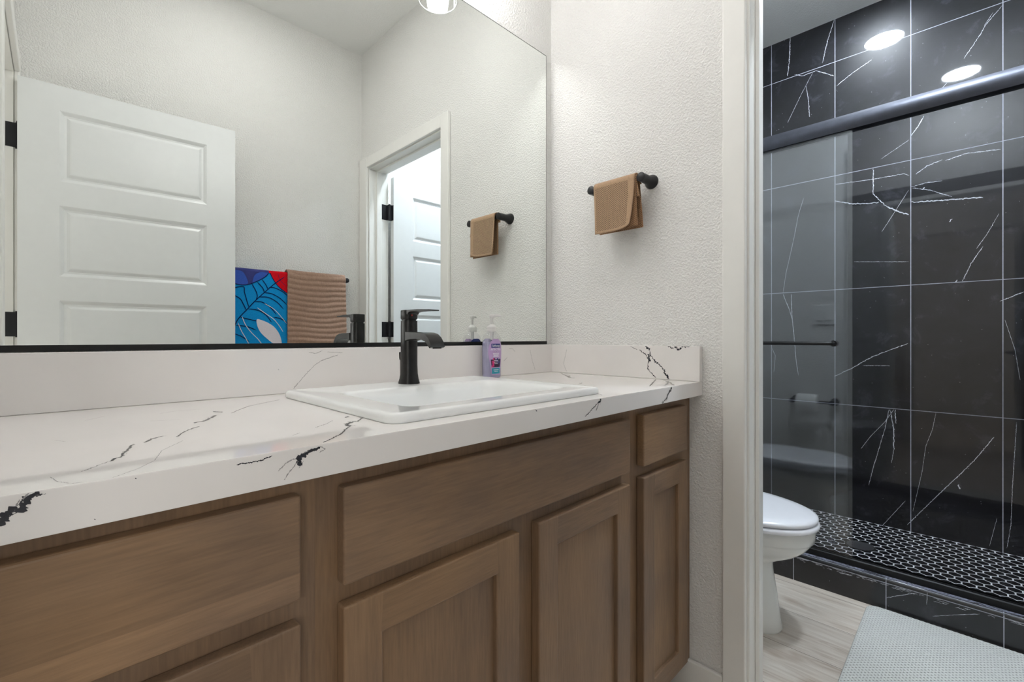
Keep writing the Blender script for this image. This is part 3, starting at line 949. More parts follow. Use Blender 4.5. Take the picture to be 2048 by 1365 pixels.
# ================================================================ vanity light (three seeded glass shades above the mirror)
vl = empty('vanity_light', (-0.7125, 0.0, 2.365)); tag(vl, 'three shade vanity light above the mirror with clear seeded glass', 'wall light')
m = MB(); m.box(-0.7125 - 0.12, -0.7125 + 0.12, -0.022, 0.0, 2.345, 2.425); m.build('backplate', M_BLACK, vl, bevel=0.004)
m = MB(); m.tube([(-1.02, -0.070, 2.39), (-0.405, -0.070, 2.39)], 0.010); m.tube([(-0.7125, -0.012, 2.39), (-0.7125, -0.070, 2.39)], 0.010)
m.build('cross_bar', M_BLACK, vl, smooth=True)
for xx in (-0.9925, -0.7125, -0.4325):
    m = MB(); m.tube([(xx, -0.070, 2.39), (xx, -0.115, 2.39), (xx, -0.130, 2.38), (xx, -0.130, 2.35)], 0.008)
    m.lathe([(0.008, 0.045), (0.030, 0.035), (0.030, -0.012), (0.024, -0.014)], (xx, -0.130, 2.317), n=28)
    m.build('arm', M_BLACK, vl, smooth=True)
    m = MB()
    out = [(0.032, 2.32), (0.046, 2.307), (0.054, 2.285), (0.059, 2.245), (0.0630, 2.195), (0.0640, 2.149), (0.0640, 2.145)]
    inn = [(0.0618, 2.145), (0.0608, 2.195), (0.0568, 2.245), (0.0518, 2.283), (0.044, 2.304), (0.030, 2.316)]
    m.lathe([(r, z) for r, z in out + inn], (xx, -0.130, 0.0), n=48, caps=False)
    m.build('glass_shade', M_SHADE, vl, smooth=True, angle=60, recalc=True)
    m = MB()
    m.lathe([(0.0005, 2.160), (0.017, 2.165), (0.028, 2.179), (0.034, 2.205), (0.033, 2.240), (0.024, 2.262), (0.015, 2.279), (0.013, 2.297)], (xx, -0.130, 0.0), n=28)
    r_ = MB(); r_.loft([[(xx + (0.0629 + 0.0021 * math.cos(2 * PI * q_ / 10)) * math.cos(2 * PI * p_ / 48), -0.130 + (0.0629 + 0.0021 * math.cos(2 * PI * q_ / 10)) * math.sin(2 * PI * p_ / 48), 2.1445 + 0.0021 * math.sin(2 * PI * q_ / 10)) for q_ in range(10)] for p_ in range(49)], 0, False, False)
    r_.build('rim_glint', M_RIMGLINT, vl, smooth=True, angle=60)  # white ring painting in the bright glint along the clear rim
    m.build('bulb', M_BULB, vl, smooth=True, angle=60)

# ================================================================ vanity cabinets
FY, DYF = -0.530, -0.551     # face frame plane, door face plane
CZ0, CZ1 = 0.095, 0.8745
def cabinet(x0, x1, label, base):
    c = empty('vanity_cabinet', ((x0 + x1) / 2, -0.27, 0.0)); tag(c, label, 'cabinet', 'vanity cabinets')
    m = MB()
    m.box(x0, x0 + 0.016, -0.510, -0.002, CZ0, CZ1); m.box(x1 - 0.016, x1, -0.510, -0.002, CZ0, CZ1)
    m.box(x0 + 0.016, x1 - 0.016, -0.510, -0.002, CZ0, CZ0 + 0.016); m.box(x0 + 0.016, x1 - 0.016, -0.012, -0.002, CZ0 + 0.016, CZ1)
    m.build('carcass', M_WOODZ, c)
    boxobj('face_frame', (x0, x1, FY, -0.510, CZ0, CZ1), M_WOODZ, c)
    boxobj('toe_kick', (x0, x1, -0.455, -0.44, 0.0, CZ0), M_WOODX, c)
    return c


def slab(name, parent, x0, x1, z0, z1, mat):
    return boxobj(name, (x0, x1, DYF, FY - 0.0004, z0, z1), mat, parent, bevel=0.0035, seg=3)


def shaker(name, parent, x0, x1, z0, z1, f=0.055):
    """five-piece front: stiles and rails around a recessed flat panel"""
    m = MB()
    yb = FY - 0.0004
    X = [x0, x0 + f, x1 - f, x1]; Z = [z0, z0 + f, z1 - f, z1]
    for y in (DYF, yb):
        m.v += [(a, y, b) for b in Z for a in X]
    def q(ids, mat): m.f.append(ids); m.m.append(mat)
    for r in range(3):
        for c in range(3):
            if r == 1 and c == 1: continue
            k = r * 4 + c
            q((k, k + 1, k + 5, k + 4), 1 if c == 1 else 0); q((16 + k, 16 + k + 4, 16 + k + 5, 16 + k + 1), 0)
    for loop in ([0, 1, 2, 3, 7, 11, 15, 14, 13, 12, 8, 4], [5, 9, 10, 6]):
        for a, b in zip(loop, loop[1:] + loop[:1]): q((a, b, b + 16, a + 16), 0)
    d = m.build(name, [M_WOODZ, M_WOODX], parent, bevel=0.003, seg=3)
    m = MB(); m.box(x0 + f, x1 - f, DYF + 0.0095, yb, z0 + f, z1 - f); m.build('recessed_panel', M_WOODZ if z1 - z0 > 0.3 else M_WOODX, d)
    return d


c1 = cabinet(WW + 0.0008, -1.0867, 'brown stained drawer cabinet at the left end of the vanity', 0)
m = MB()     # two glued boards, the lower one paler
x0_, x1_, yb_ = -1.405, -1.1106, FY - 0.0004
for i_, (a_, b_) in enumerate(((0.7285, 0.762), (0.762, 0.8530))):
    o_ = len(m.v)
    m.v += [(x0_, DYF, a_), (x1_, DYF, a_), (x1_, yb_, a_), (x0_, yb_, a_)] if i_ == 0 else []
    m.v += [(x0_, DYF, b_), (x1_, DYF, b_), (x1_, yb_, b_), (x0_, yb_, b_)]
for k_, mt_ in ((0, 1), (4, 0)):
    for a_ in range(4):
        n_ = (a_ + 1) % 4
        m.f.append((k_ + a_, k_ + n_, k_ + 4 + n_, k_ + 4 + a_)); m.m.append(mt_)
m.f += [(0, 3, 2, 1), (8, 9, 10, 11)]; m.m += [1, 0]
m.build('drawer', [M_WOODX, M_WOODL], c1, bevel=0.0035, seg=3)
shaker('drawer', c1, -1.405, -1.1106, 0.4300, 0.7000)
shaker('drawer', c1, -1.405, -1.1106, 0.1265, 0.4020)
c2 = cabinet(-1.0866, -0.3361, 'brown stained two door cabinet under the sink with a wide false drawer', 0)
slab('false_drawer_front', c2, -1.0585, -0.3666, 0.7245, 0.8500, M_WOODX)
shaker('door', c2, -1.0585, -0.7381, 0.1265, 0.6972)
shaker('door', c2, -0.6990 + 0.012, -0.3666, 0.1265, 0.6972)
c3 = cabinet(-0.3360, -0.0008, 'narrow brown stained cabinet with one drawer and one door beside the right wall', 0)
slab('drawer', c3, -0.3039, -0.0620, 0.7250, 0.8510, M_WOODX)
shaker('door', c3, -0.3039, -0.0600, 0.1265, 0.6972)

# ================================================================ countertop and splashes
CT0, CT1, CYF = 0.875, 0.914, -0.568
rng = random.Random(21)
m = MB()
ox = (WW + 0.0008, -0.0006); oy = (CYF, -0.0006); hx = (-0.952, -0.466); hy = (-0.500, -0.170)
O = [(ox[0], oy[0]), (ox[1], oy[0]), (ox[1], oy[1]), (ox[0], oy[1])]
I = [(hx[0], hy[0]), (hx[1], hy[0]), (hx[1], hy[1]), (hx[0], hy[1])]
vs = [(x, y, CT1) for x, y in O + I] + [(x, y, CT0) for x, y in O + I]
fs = []
for k in range(4):
    n = (k + 1) % 4
    fs += [(k, n, 4 + n, 4 + k), (8 + n, 8 + k, 12 + k, 12 + n), (k, 8 + k, 8 + n, n), (4 + k, 4 + n, 12 + n, 12 + k)]
m.add(vs, fs)
ct = m.build('countertop', M_QUARTZ, loc=(-0.7135, -0.28, CT0), bevel=0.0022, seg=3)
tag(ct, 'white quartz countertop with dark cracked veins over the vanity cabinets', 'countertop')
m = MB()
for w, pts in TOP_VEINS:
    ribbon(m, [(a / 1000, b / 1000) for a, b in pts if b > -568.0], w * 1.2 / 1000, lambda a, b: (a, max(b, CYF + 0.0008), CT1 + 0.00015), rng, 0 if w > 1.0 else 1, 0.9, 0.0007)
    if w > 1.3: splinters(m, [(a / 1000, b / 1000) for a, b in pts if b > -566.0], w / 1000, lambda a, b: (a, max(b, CYF + 0.0008), CT1 + 0.00015), rng)
for w, pts in FRONT_VEINS:
    ribbon(m, [(a / 1000, b / 1000) for a, b in pts], w * (0.85 if w > 5 else 0.65 if w > 3 else 0.9) / 1000, lambda a, b: (a, CYF - 0.00015, min(b, CT1 - 0.0005)), rng, 0 if w > 1.0 else 1, 0.55 if w > 3 else 0.8, 0.0005)
    if w > 2.0: splinters(m, [(a / 1000, b / 1000) for a, b in pts], min(w, 3.2) / 1000, lambda a, b: (a, CYF - 0.00015, min(max(b, CT0 + 0.0005), CT1 - 0.0008)), rng, (0, 0, 1), 0.006)
m.build('veining', [M_VEIN, M_VEINL], ct)

SP = 1.0155
bs = boxobj('backsplash', (WW + 0.0008, -0.0006, -0.019, -0.0006, CT1 + 0.0002, SP), M_QUARTZ, loc=(-0.71, -0.01, CT1), bevel=0.0015)
tag(bs, 'long white quartz backsplash under the mirror', 'backsplash')
m = MB()
for w, pts in BACK_VEINS:
    ribbon(m, [(a / 1000, b / 1000) for a, b in pts], w * 0.8 / 1000, lambda a, b: (a, -0.01915, min(b, SP - 0.001)), rng, 0, 0.9, 0.0008)
m.build('veining', [M_VEINL], bs)
ss = boxobj('sidesplash', (-0.019, -0.0006, CYF, -0.0192, CT1 + 0.0002, SP), M_QUARTZ, loc=(-0.01, -0.29, CT1), bevel=0.0015)
tag(ss, 'short white quartz side splash with a forked dark vein on the right wall', 'backsplash')
m = MB()
for w, pts in SIDE_VEINS:
    ribbon(m, [(a / 1000, b / 1000) for a, b in pts], w * 0.85 / 1000, lambda a, b: (-0.01915, a, min(max(b, CT1 + 0.001), SP - 0.0012)), rng, 0 if w > 1.25 else 1, 0.9, 0.0008)
m.build('veining', [M_VEIN, M_VEINL], ss)

# ================================================================ sink
sx0, sx1, sy0, sy1 = -0.976, -0.441, -0.524, -0.078
bx0, bx1, by0, by1 = -0.906, -0.492, -0.462, -0.198
def rr(ins, z, r): return rrect(sx0 + ins, sx1 - ins, sy0 + ins, sy1 - ins, r, z)
def br(ins, z, r): return rrect(bx0 + ins, bx1 - ins, by0 + ins, by1 - ins, r, z)
rings = [rr(0.0015, CT1 + 0.0003, 0.022), rr(0.0, 0.9165, 0.024), rr(0.0, 0.9235, 0.024), rr(0.0015, 0.9270, 0.0235), rr(0.005, 0.9290, 0.021),
         rr(0.012, 0.9292, 0.018), rr(0.020, 0.9283, 0.014), br(-0.010, 0.9278, 0.026), br(-0.003, 0.9266, 0.030), br(0.004, 0.9225, 0.032),
         br(0.010, 0.910, 0.034), br(0.030, 0.850, 0.045), br(0.042, 0.818, 0.055), br(0.058, 0.800, 0.06), br(0.085, 0.793, 0.04)]
m = MB(); m.loft(rings, 0, False, True)
sk = m.build('sink', M_PORC, loc=((sx0 + sx1) / 2, (sy0 + sy1) / 2, CT1), smooth=True, angle=60, recalc=True)
tag(sk, 'white rectangular drop in sink with a raised rim set in the countertop', 'sink')
m = MB(); m.lathe([(0.024, 0.0), (0.024, 0.003), (0.019, 0.004), (0.018, 0.001), (0.0002, 0.001)], (-0.70, -0.330, 0.793), n=32)
m.build('drain_flange', M_FAUCET, sk, smooth=True)

# ================================================================ faucet
fx, fy, fz = -0.704, -0.1405, 0.9284
fc = empty('faucet', (fx, fy, fz)); tag(fc, 'matte black single lever faucet standing behind the sink basin', 'faucet')
def sq(hw, z, n=28, p=3.2, cx=fx, cy=fy, tilt=0.0):
    out = []
    for j in range(n):
        a = 2 * PI * j / n; c, s = math.cos(a), math.sin(a)
        dx = hw * math.copysign(abs(c) ** (2 / p), c); dy = hw * math.copysign(abs(s) ** (2 / p), s)
        out.append((cx + dx, cy + dy, z + tilt * dy))
    return out
m = MB()
m.loft([sq(0.0232, fz), sq(0.0230, fz + 0.003), sq(0.0205, fz + 0.012), sq(0.0188, fz + 0.024), sq(0.0180, fz + 0.045), sq(0.0178, fz + 0.153)])
m.build('body', M_FAUCET, fc, smooth=True, angle=50)
m = MB()
m.loft([sq(0.0150, fz + 0.153), sq(0.0150, fz + 0.1562)])
m.build('gap_ring', M_TRACK, fc, smooth=True, angle=50)
m = MB()
top = fz + 0.1790
m.loft([sq(0.0165, fz + 0.1560), sq(0.0180, fz + 0.159), sq(0.0180, top - 0.0015), sq(0.0172, top)])
# lever blade reaching forward over the basin, thick at the cap and thin at its tip
P = [(fy + 0.012, top - 0.012), (fy - 0.0175, top - 0.011), (fy - 0.0215, top - 0.0066), (fy - 0.030, top - 0.0052), (fy - 0.060, top - 0.0050), (fy - 0.102, top - 0.0056), (fy - 0.104, top - 0.0042), (fy - 0.102, top - 0.0026), (fy - 0.06, top - 0.0006), (fy + 0.012, top - 0.0002)]
m.prism_x(P, fx - 0.0155, fx + 0.0155)
h = m.build('lever', M_FAUCET, fc, smooth=True, angle=30, bevel=0.0008)
m = MB(); m.lathe([(0.0022, 0), (0.0022, 0.0006), (0.0001, 0.0007)], (fx - 0.004, fy - 0.0186, fz + 0.166), 'y', 12)
m.v = [(x, 2 * (fy - 0.0186) - y, z) for x, y, z in m.v]
m.build('temperature_dot', M_REDDOT, h)
# waterfall spout
outer = [(-0.012, 0.126), (-0.030, 0.1255), (-0.062, 0.1250), (-0.080, 0.1238), (-0.094, 0.1200), (-0.106, 0.1125), (-0.115, 0.1020), (-0.1200, 0.0905)]
inner = [(-0.1125, 0.0880), (-0.105, 0.0965), (-0.095, 0.1030), (-0.080, 0.1070), (-0.055, 0.1085), (-0.030, 0.1075), (-0.012, 0.104)]
m = MB()
rings = []
prof = outer + inner
for xo, k in ((-0.0190, 0.8), (-0.0178, 1.0), (0.0178, 1.0), (0.0190, 0.8)):
    cz = 0.114
    rings.append([(fx + xo, fy + y, fz + (z if k == 1.0 else cz + (z - cz) * 0.90 if y > -0.09 else z)) for y, z in prof])
m.loft(rings)
s_ = m.build('spout', M_FAUCET, fc, smooth=True, angle=40)
m = MB(); m.box(fx - 0.011, fx + 0.011, fy - 0.1190, fy - 0.1130, fz + 0.0868, fz + 0.0900)
m.build('outlet_slot', M_TRACK, s_, bevel=0.001)
m = MB(); m.tube([(fx - 0.002, fy + 0.034, fz - 0.0002), (fx - 0.002, fy + 0.034, fz + 0.058)], 0.0022)
m.lathe([(0.0032, 0.056), (0.0042, 0.060), (0.0048, 0.074), (0.0040, 0.076)], (fx - 0.002, fy + 0.034, fz), n=14)
m.build('lift_rod', M_FAUCET, fc, smooth=True)

# ================================================================ soap bottle
bx, by, bz = -0.350, -0.053, CT1 + 0.0002
sb = empty('soap_bottle', (bx, by, bz)); tag(sb, 'clear pump bottle of lilac hand soap at the back corner of the sink', 'soap bottle')
HW, HD, PW = 0.0325, 0.0190, 3.0
def oval(w, d, z, n=48, p=PW):
    out = []
    for j in range(n):
        a = 2 * PI * j / n; c, s = math.cos(a), math.sin(a)
        out.append((bx + w * math.copysign(abs(c) ** (2 / p), c), by + d * math.copysign(abs(s) ** (2 / p), s), bz + z))
    return out
shape = [(0.0, .0300, .0165), (0.002, .0318, .0182), (0.006, .0322, .0188), (0.05, .0325, .0190), (0.085, .0330, .0192), (0.115, .0326, .0190), (0.124, .0312, .0184), (0.132, .0278, .0172), (0.138, .0225, .0155), (0.143, .0160, .0135), (0.1465, .0122, .0120), (0.152, .0112, .0112)]
m = MB(); m.loft([oval(w, d, z, p=PW if z < .134 else 2.2) for z, w, d in shape], 0, True, False)
m.build('bottle', M_CLEAR, sb, smooth=True, angle=60)
m = MB(); m.loft([oval(w - .0015, d - .0015, max(z, .0015)) for z, w, d in shape if z <= .11] + [oval(.0305, .0172, .1135)], 0, True, True)
m.build('liquid_soap', M_LIQ, sb, smooth=True, angle=60)
def surf(x, off=0.0006):
    """front surface of the oval at x (facing the room)"""
    t = min(0.999, abs(x) / HW)
    return by - HD * (1 - t ** PW) ** (1 / PW) - off
def label_shape(m, pts, mat, off, back=False):
    P = [(bx + (-x if back else x), (2 * by - surf(x, off)) if back else surf(x, off), bz + z * 1.09) for x, z in pts]
    c = (sum(p[0] for p in pts) / len(pts), sum(p[1] for p in pts) / len(pts))
    m.poly(P, mat)
def oblong(w, z0, z1, n=20, taper=0.0):
    out = []
    for j in range(n * 2):
        a = 2 * PI * j / (n * 2)
        zz = (z0 + z1) / 2 + (z1 - z0) / 2 * math.copysign(abs(math.sin(a)) ** .7, math.sin(a))
        ww = w * (1 - taper * (z1 - zz) / (z1 - z0))
        out.append((ww * math.copysign(abs(math.cos(a)) ** .7, math.cos(a)), zz))
    return out
def strip_fill(m, outline_fn, z0, z1, mat, off, back=False, nx=12, nz=16):
    """fills an x-symmetric outline with a grid that follows the curved front"""
    for i in range(nz):
        a = z0 + (z1 - z0) * i / nz; b = z0 + (z1 - z0) * (i + 1) / nz
        for k in range(nx):
            u0, u1 = -1 + 2 * k / nx, -1 + 2 * (k + 1) / nx
            label_shape(m, [(outline_fn(a) * u0, a), (outline_fn(a) * u1, a), (outline_fn(b) * u1, b), (outline_fn(b) * u0, b)], mat, off, back)
def lab_w(z):
    t = (z - 0.010) / (0.113 - 0.010)
    w = 0.0175 + 0.0105 * min(1, t / 0.6) if t < 0.6 else 0.028 * math.sqrt(max(0.02, 1 - ((t - 0.6) / 0.42) ** 2.4))
    return w
m = MB()
strip_fill(m, lab_w, 0.010, 0.1125, 0, 0.0007)
strip_fill(m, lambda z: 0.0178 + 0.003 * (z - .034) / .02, 0.032, 0.054, 2, 0.0009, nz=6)
strip_fill(m, lambda z: 0.0165, 0.013, 0.0295, 1, 0.0009, nz=5)
strip_fill(m, lambda z: 0.0185, 0.0870, 0.0985, 3, 0.0009, nz=4)
r2 = random.Random(4)
for k in range(26):                                  # berries
    x, z, rr_ = r2.uniform(-.017, .016), r2.uniform(.034, .056), r2.uniform(.0018, .0036)
    label_shape(m, [(x + rr_ * math.cos(PI * j / 5), z + rr_ * math.sin(PI * j / 5)) for j in range(10)], 4 if x < -.006 else (2 if r2.random() < .6 else 3), 0.0011 + k * 0.00001)
lb = m.build('front_label', [M_LABEL, M_LTEAL, M_LBERRY, M_LNAVY, M_LPINK], sb, recalc=False)
m = MB()
for z, w in ((0.0705, .013), (0.0675, .012), (0.0645, .0105), (0.0615, .0115), (0.0500, .0085), (0.0455, .0095), (0.0410, .0070), (0.0235, .0105), (0.0195, .0075)):
    strip_fill(m, lambda q: w, z, z + 0.0013, 0, 0.0014, nz=1)
strip_fill(m, lambda q: .0045, 0.0760, 0.0764, 0, 0.0014, nz=1)
m.build('label_lines', [M_LWHITE], lb, recalc=False)
def lettering(text, size, z, mat, width):
    cu = bpy.data.curves.new('lettering', 'FONT'); cu.body = text; cu.size = size; cu.align_x = 'CENTER'; cu.resolution_u = 3
    to = bpy.data.objects.new('lettering', cu); me = bpy.data.meshes.new_from_object(to)
    bpy.data.objects.remove(to); bpy.data.curves.remove(cu)
    xs = [v.co.x for v in me.vertices]; k = width / (max(xs) - min(xs)); mid = (max(xs) + min(xs)) / 2
    off = world_loc(lb)
    bm = bmesh.new(); bm.from_mesh(me); bmesh.ops.subdivide_edges(bm, edges=[e for e in bm.edges if e.calc_length() > size * .5], cuts=2); bm.to_mesh(me); bm.free()
    for v in me.vertices:
        x = (v.co.x - mid) * k; zz = z + v.co.y
        v.co = Vector((bx + x, surf(x, 0.0017), bz + zz * 1.09)) - off
    me.materials.append(mat)
    o = bpy.data.objects.new('lettering', me); COL.objects.link(o); o.parent = lb
lettering('Softsoap', 0.0105, 0.0895, M_LWHITE, 0.031)
lettering('ANTIBACTERIAL', 0.0090, 0.0795, M_LWHITE, 0.0425)
lettering('+', 0.0060, 0.0740, M_LNAVY, 0.0040)
m = MB()
strip_fill(m, lambda z: 0.026 * math.sqrt(max(0.02, 1 - max(0, (z - .07) / .045) ** 2.2)) if z > .07 else .026, 0.010, 0.113, 0, 0.0007, True)
strip_fill(m, lambda z: 0.0255 * math.sqrt(max(0.02, 1 - max(0, (z - .088) / .0265) ** 2.2)), 0.088, 0.1125, 1, 0.0009, True, nz=6)
for k in range(11):
    strip_fill(m, lambda q: .019 if k % 3 else .015, 0.020 + k * 0.0058, 0.0212 + k * 0.0058, 2, 0.0011, True, nz=1)
strip_fill(m, lambda q: .016, 0.0955, 0.0966, 2, 0.0012, True, nz=1)
m.build('back_label', [plain('pale_back_label', (196, 190, 216), 0.35), M_LNAVY, M_LWHITE], sb, recalc=False)
m = MB()
prof = [(0.0145, 0.145)]
for k in range(6): prof += [(0.0150, 0.147 + k * .0020), (0.0143, 0.148 + k * .0020)]
prof += [(0.0148, 0.159), (0.0120, 0.163), (0.0075, 0.166), (0.0055, 0.168)]
m.lathe(prof, (bx, by, bz), n=36)
m.build('collar', M_PUMP, sb, smooth=True, angle=50)
m = MB()
m.lathe([(0.0042, 0.166), (0.0038, 0.186), (0.0075, 0.1905), (0.0078, 0.1965), (0.0060, 0.1985)], (bx, by, bz), n=24)
m.tube([(bx - 0.002, by, bz + 0.1945), (bx + 0.018, by - 0.010, bz + 0.1950), (bx + 0.027, by - 0.0145, bz + 0.1925)], [0.0046, 0.0042, 0.0034], n=12)
m.build('pump_head', M_PUMP, sb, smooth=True, angle=50)
m = MB(); m.lathe([(0.0055, 0.120), (0.0055, 0.147)], (bx, by, bz), n=16); m.tube([(bx, by, bz + 0.112), (bx + 0.002, by, bz + 0.01)], 0.0022)
m.build('dip_tube', M_PUMP, sb, smooth=True)

# ================================================================ towel bars
def post(m, base, axis, sgn, reach, r=0.0138, rf=0.0220):
    pr = [(rf, 0.0), (rf, 0.004), (rf * 0.86, 0.010), (r * 1.16, 0.020), (r, 0.030), (r, reach - 0.0008), (r * 0.93, reach)]
    m.lathe([(a, sgn * h) for a, h in pr], base, axis, 32)
tb = empty('hand_towel_bar', (-0.03, -0.325, 1.528)); tag(tb, 'short black hand towel bar mounted on the right wall above the counter', 'towel bar')
for y in (-0.410, -0.229):
    m = MB(); post(m, (0.0, y, 1.526), 'x', -1, 0.070); m.build('post', M_BLACK, tb, smooth=True, angle=40)
m = MB(); m.tube([(-0.058, -0.397, 1.528), (-0.058, -0.241, 1.528)], 0.0075); m.build('bar', M_BLACK, tb, smooth=True)
bb = empty('bath_towel_bar', (-0.44, -1.48, 1.374)); tag(bb, 'long black towel bar on the wall beside the open panel door', 'towel bar')
for x in (-0.1215, -0.742):
    m = MB(); post(m, (x, WS, 1.372), 'y', 1, 0.067); m.build('post', M_BLACK, bb, smooth=True, angle=40)
m = MB(); m.tube([(-0.732, -1.457, 1.374), (-0.1315, -1.457, 1.374)], 0.0075); m.build('bar', M_BLACK, bb, smooth=True)

# ---------------------------------------------------------------- cloth
def sheet(mb, uv, nu, nv, fn, mat):
    o = len(mb.v)
    for j in range(nv + 1):
        for i in range(nu + 1):
            p, t = fn(i / nu, j / nv)
            mb.v.append(p); uv.append(t)
    for j in range(nv):
        for i in range(nu):
            a = o + j * (nu + 1) + i
            mb.f.append((a, a + 1, a + nu + 2, a + nu + 1)); mb.m.append(mat)

def drape(s, rad, front, back):
    """arc-length profile of cloth over a bar: returns (outward, down) with s measured from the front hem"""
    if s < front: return rad, -(front - s)
    s -= front
    if s < PI * rad:
        a = s / rad
        return rad * math.cos(a), rad * math.sin(a)
    return -rad, -(s - PI * rad)

# hand towel: folded in layers over the short bar
m = MB(); uv = []
BXX, BZZ = -0.058, 1.528
def lay(y0, y1, front, back, rad, mat, curl, lift, bulge, flare=0.0):
    L = front + PI * rad + back
    def fn(u, v):
        s = v * L
        w, h = drape(s, rad, front, back)
        y = y0 + (y1 - y0) * u
        k = max(0.0, 1 - s / front)
        cu = max(0.0, (u - 0.55) / 0.45) ** 2
        z = BZZ + h + lift * k * cu
        x = BXX - w - bulge * k * k - 0.006 * curl * k * cu
        x += 0.0018 * math.sin(u * 7 + mat) * k
        y2 = y - 0.004 * k * (1 - 2 * u) * 0.4 + 0.010 * curl * k * k * cu - 0.010 * k * (1 - u) * 0.8
        kb = max(k, max(0.0, (s - front - PI * rad) / back))
        y2 -= flare * kb * u
        return (x, y2, z), ((y0 - y) if y0 > y else (y - y0), s)
    sheet(m, uv, 26, 60, fn, mat)
lay(-0.2440, -0.3925, 0.154, 0.020, 0.0160, 0, 1.0, 0.013, 0.006)
lay(-0.2480, -0.3935, 0.152, 0.016, 0.0128, 1, -0.2, 0.006, 0.001, 0.007)
lay(-0.2500, -0.3945, 0.060, 0.150, 0.0100, 1, 0.0, 0.0, 0.0, 0.013)
m.uv = uv
ht = m.build('hand_towel', [M_WAFFLE, M_TANPLAIN], loc=(BXX, -0.32, 1.45), smooth=True, angle=None, recalc=False)
q = ht.modifiers.new('thick', 'SOLIDIFY'); q.thickness = 0.0022; q.offset = 0
tag(ht, 'tan waffle weave hand towel folded over the short black bar', 'towel')

# brown ribbed bath towel
m = MB(); uv = []
def fn(u, v):
    front, back, rad = 0.52, 0.40, 0.0205
    s = v * (front + PI * rad + back)
    w, h = drape(s, rad, front, back)
    x = -0.4530 + 0.3150 * u
    k = max(0, 1 - s / front)
    wob = noise.noise(Vector((x * 7, s * 5, 3.1)))
    ph = (s + 0.010 * wob + 0.006 * math.sin(x * 16)) / 0.0285 * 2 * PI
    rib = 0.0034 * (0.5 + 0.5 * math.cos(ph)) + 0.0016 * noise.noise(Vector((x * 170, s * 170, 0)))
    d = rib
    y = -1.457 + w * (1 + d / rad) - 0.0
    z = 1.374 + h + (d if 0 < s - front < PI * rad else 0)
    edge = 0.0016 * noise.noise(Vector((u * 3, s * 220, 7)))
    x2 = x + edge + 0.012 * k * (u - 0.15)
    y += 0.003 * math.sin(u * 6.2) * k
    return (x2, y, z), (x, s)
sheet(m, uv, 90, 260, fn, 0)
m.uv = uv
bt = m.build('bath_towel', [M_TERRY], loc=(-0.295, -1.457, 1.1), smooth=True, angle=None, recalc=False)
q = bt.modifiers.new('thick', 'SOLIDIFY'); q.thickness = 0.005; q.offset = -1
tag(bt, 'brown ribbed terry bath towel hanging on the long black bar', 'towel')

# blue patterned towel: leaf veins in navy, a red corner, pale petals
m = MB(); uv = []
def fn(u, v):
    front, back, rad = 0.58, 0.45, 0.0105
    s = v * (front + PI * rad + back)
    w, h = drape(s, rad, front, back)
    return (-0.728 + 0.283 * u, -1.457 + w, 1.374 + h), (u, s)
sheet(m, uv, 24, 80, fn, 0)
m.uv = uv
pt = m.build('patterned_towel', [M_BLUE], loc=(-0.585, -1.457, 1.1), smooth=True, angle=None, recalc=False)
q = pt.modifiers.new('thick', 'SOLIDIFY'); q.thickness = 0.002; q.offset = -1
tag(pt, 'bright blue towel with navy lines, a red corner and white petals beside the brown towel', 'towel')
m = MB()
YF = -1.4436
def curve(pts, n=8):
    P = [Vector(p) for p in pts]; out = []
    for i in range(len(P) - 1):
        a, b, c, d = P[max(i - 1, 0)], P[i], P[i + 1], P[min(i + 2, len(P) - 1)]
        for k in range(n):
            t = k / n
            out.append(0.5 * ((2 * b) + (c - a) * t + (2 * a - 5 * b + 4 * c - d) * t * t + (3 * b - a - 3 * c + d) * t ** 3))
    return out + [P[-1]]
def fl(pts, mat, off, smooth=False):
    if smooth:
        c = curve([pts[-2], pts[-1]] + pts + [pts[0], pts[1]], 6)
        pts = [(p.x, p.y) for p in c[12:12 + 6 * len(pts)]]
    m.poly([(a / 1000, YF + off, min(b / 1000, 1.3738)) for a, b in pts], mat)
fl([(-724, 1383), (-541, 1383), (-549, 1360), (-573, 1339), (-620, 1312), (-657, 1301), (-698, 1306), (-724, 1318)], 1, 0.0004)
fl([(-724, 1368), (-669, 1371), (-648, 1349), (-637, 1313), (-657, 1304), (-698, 1309), (-724, 1316)], 2, 0.0006, True)
fl([(-617, 1318), (-605, 1357), (-573, 1376), (-544, 1381), (-552, 1362), (-580, 1337), (-612, 1320)], 2, 0.0006, True)
fl([(-540, 1383), (-447, 1384), (-447, 1270), (-492, 1304), (-515, 1334), (-532, 1366)], 3, 0.0005)
rg = random.Random(3)
def line(pts, w, mat, off):
    ribbon(m, [(p.x / 1000, p.y / 1000) for p in curve(pts)], w, lambda a, b: (min(a, -0.4455), YF + off, min(b, 1.3735)), rg, mat, 0.04, 0.006)
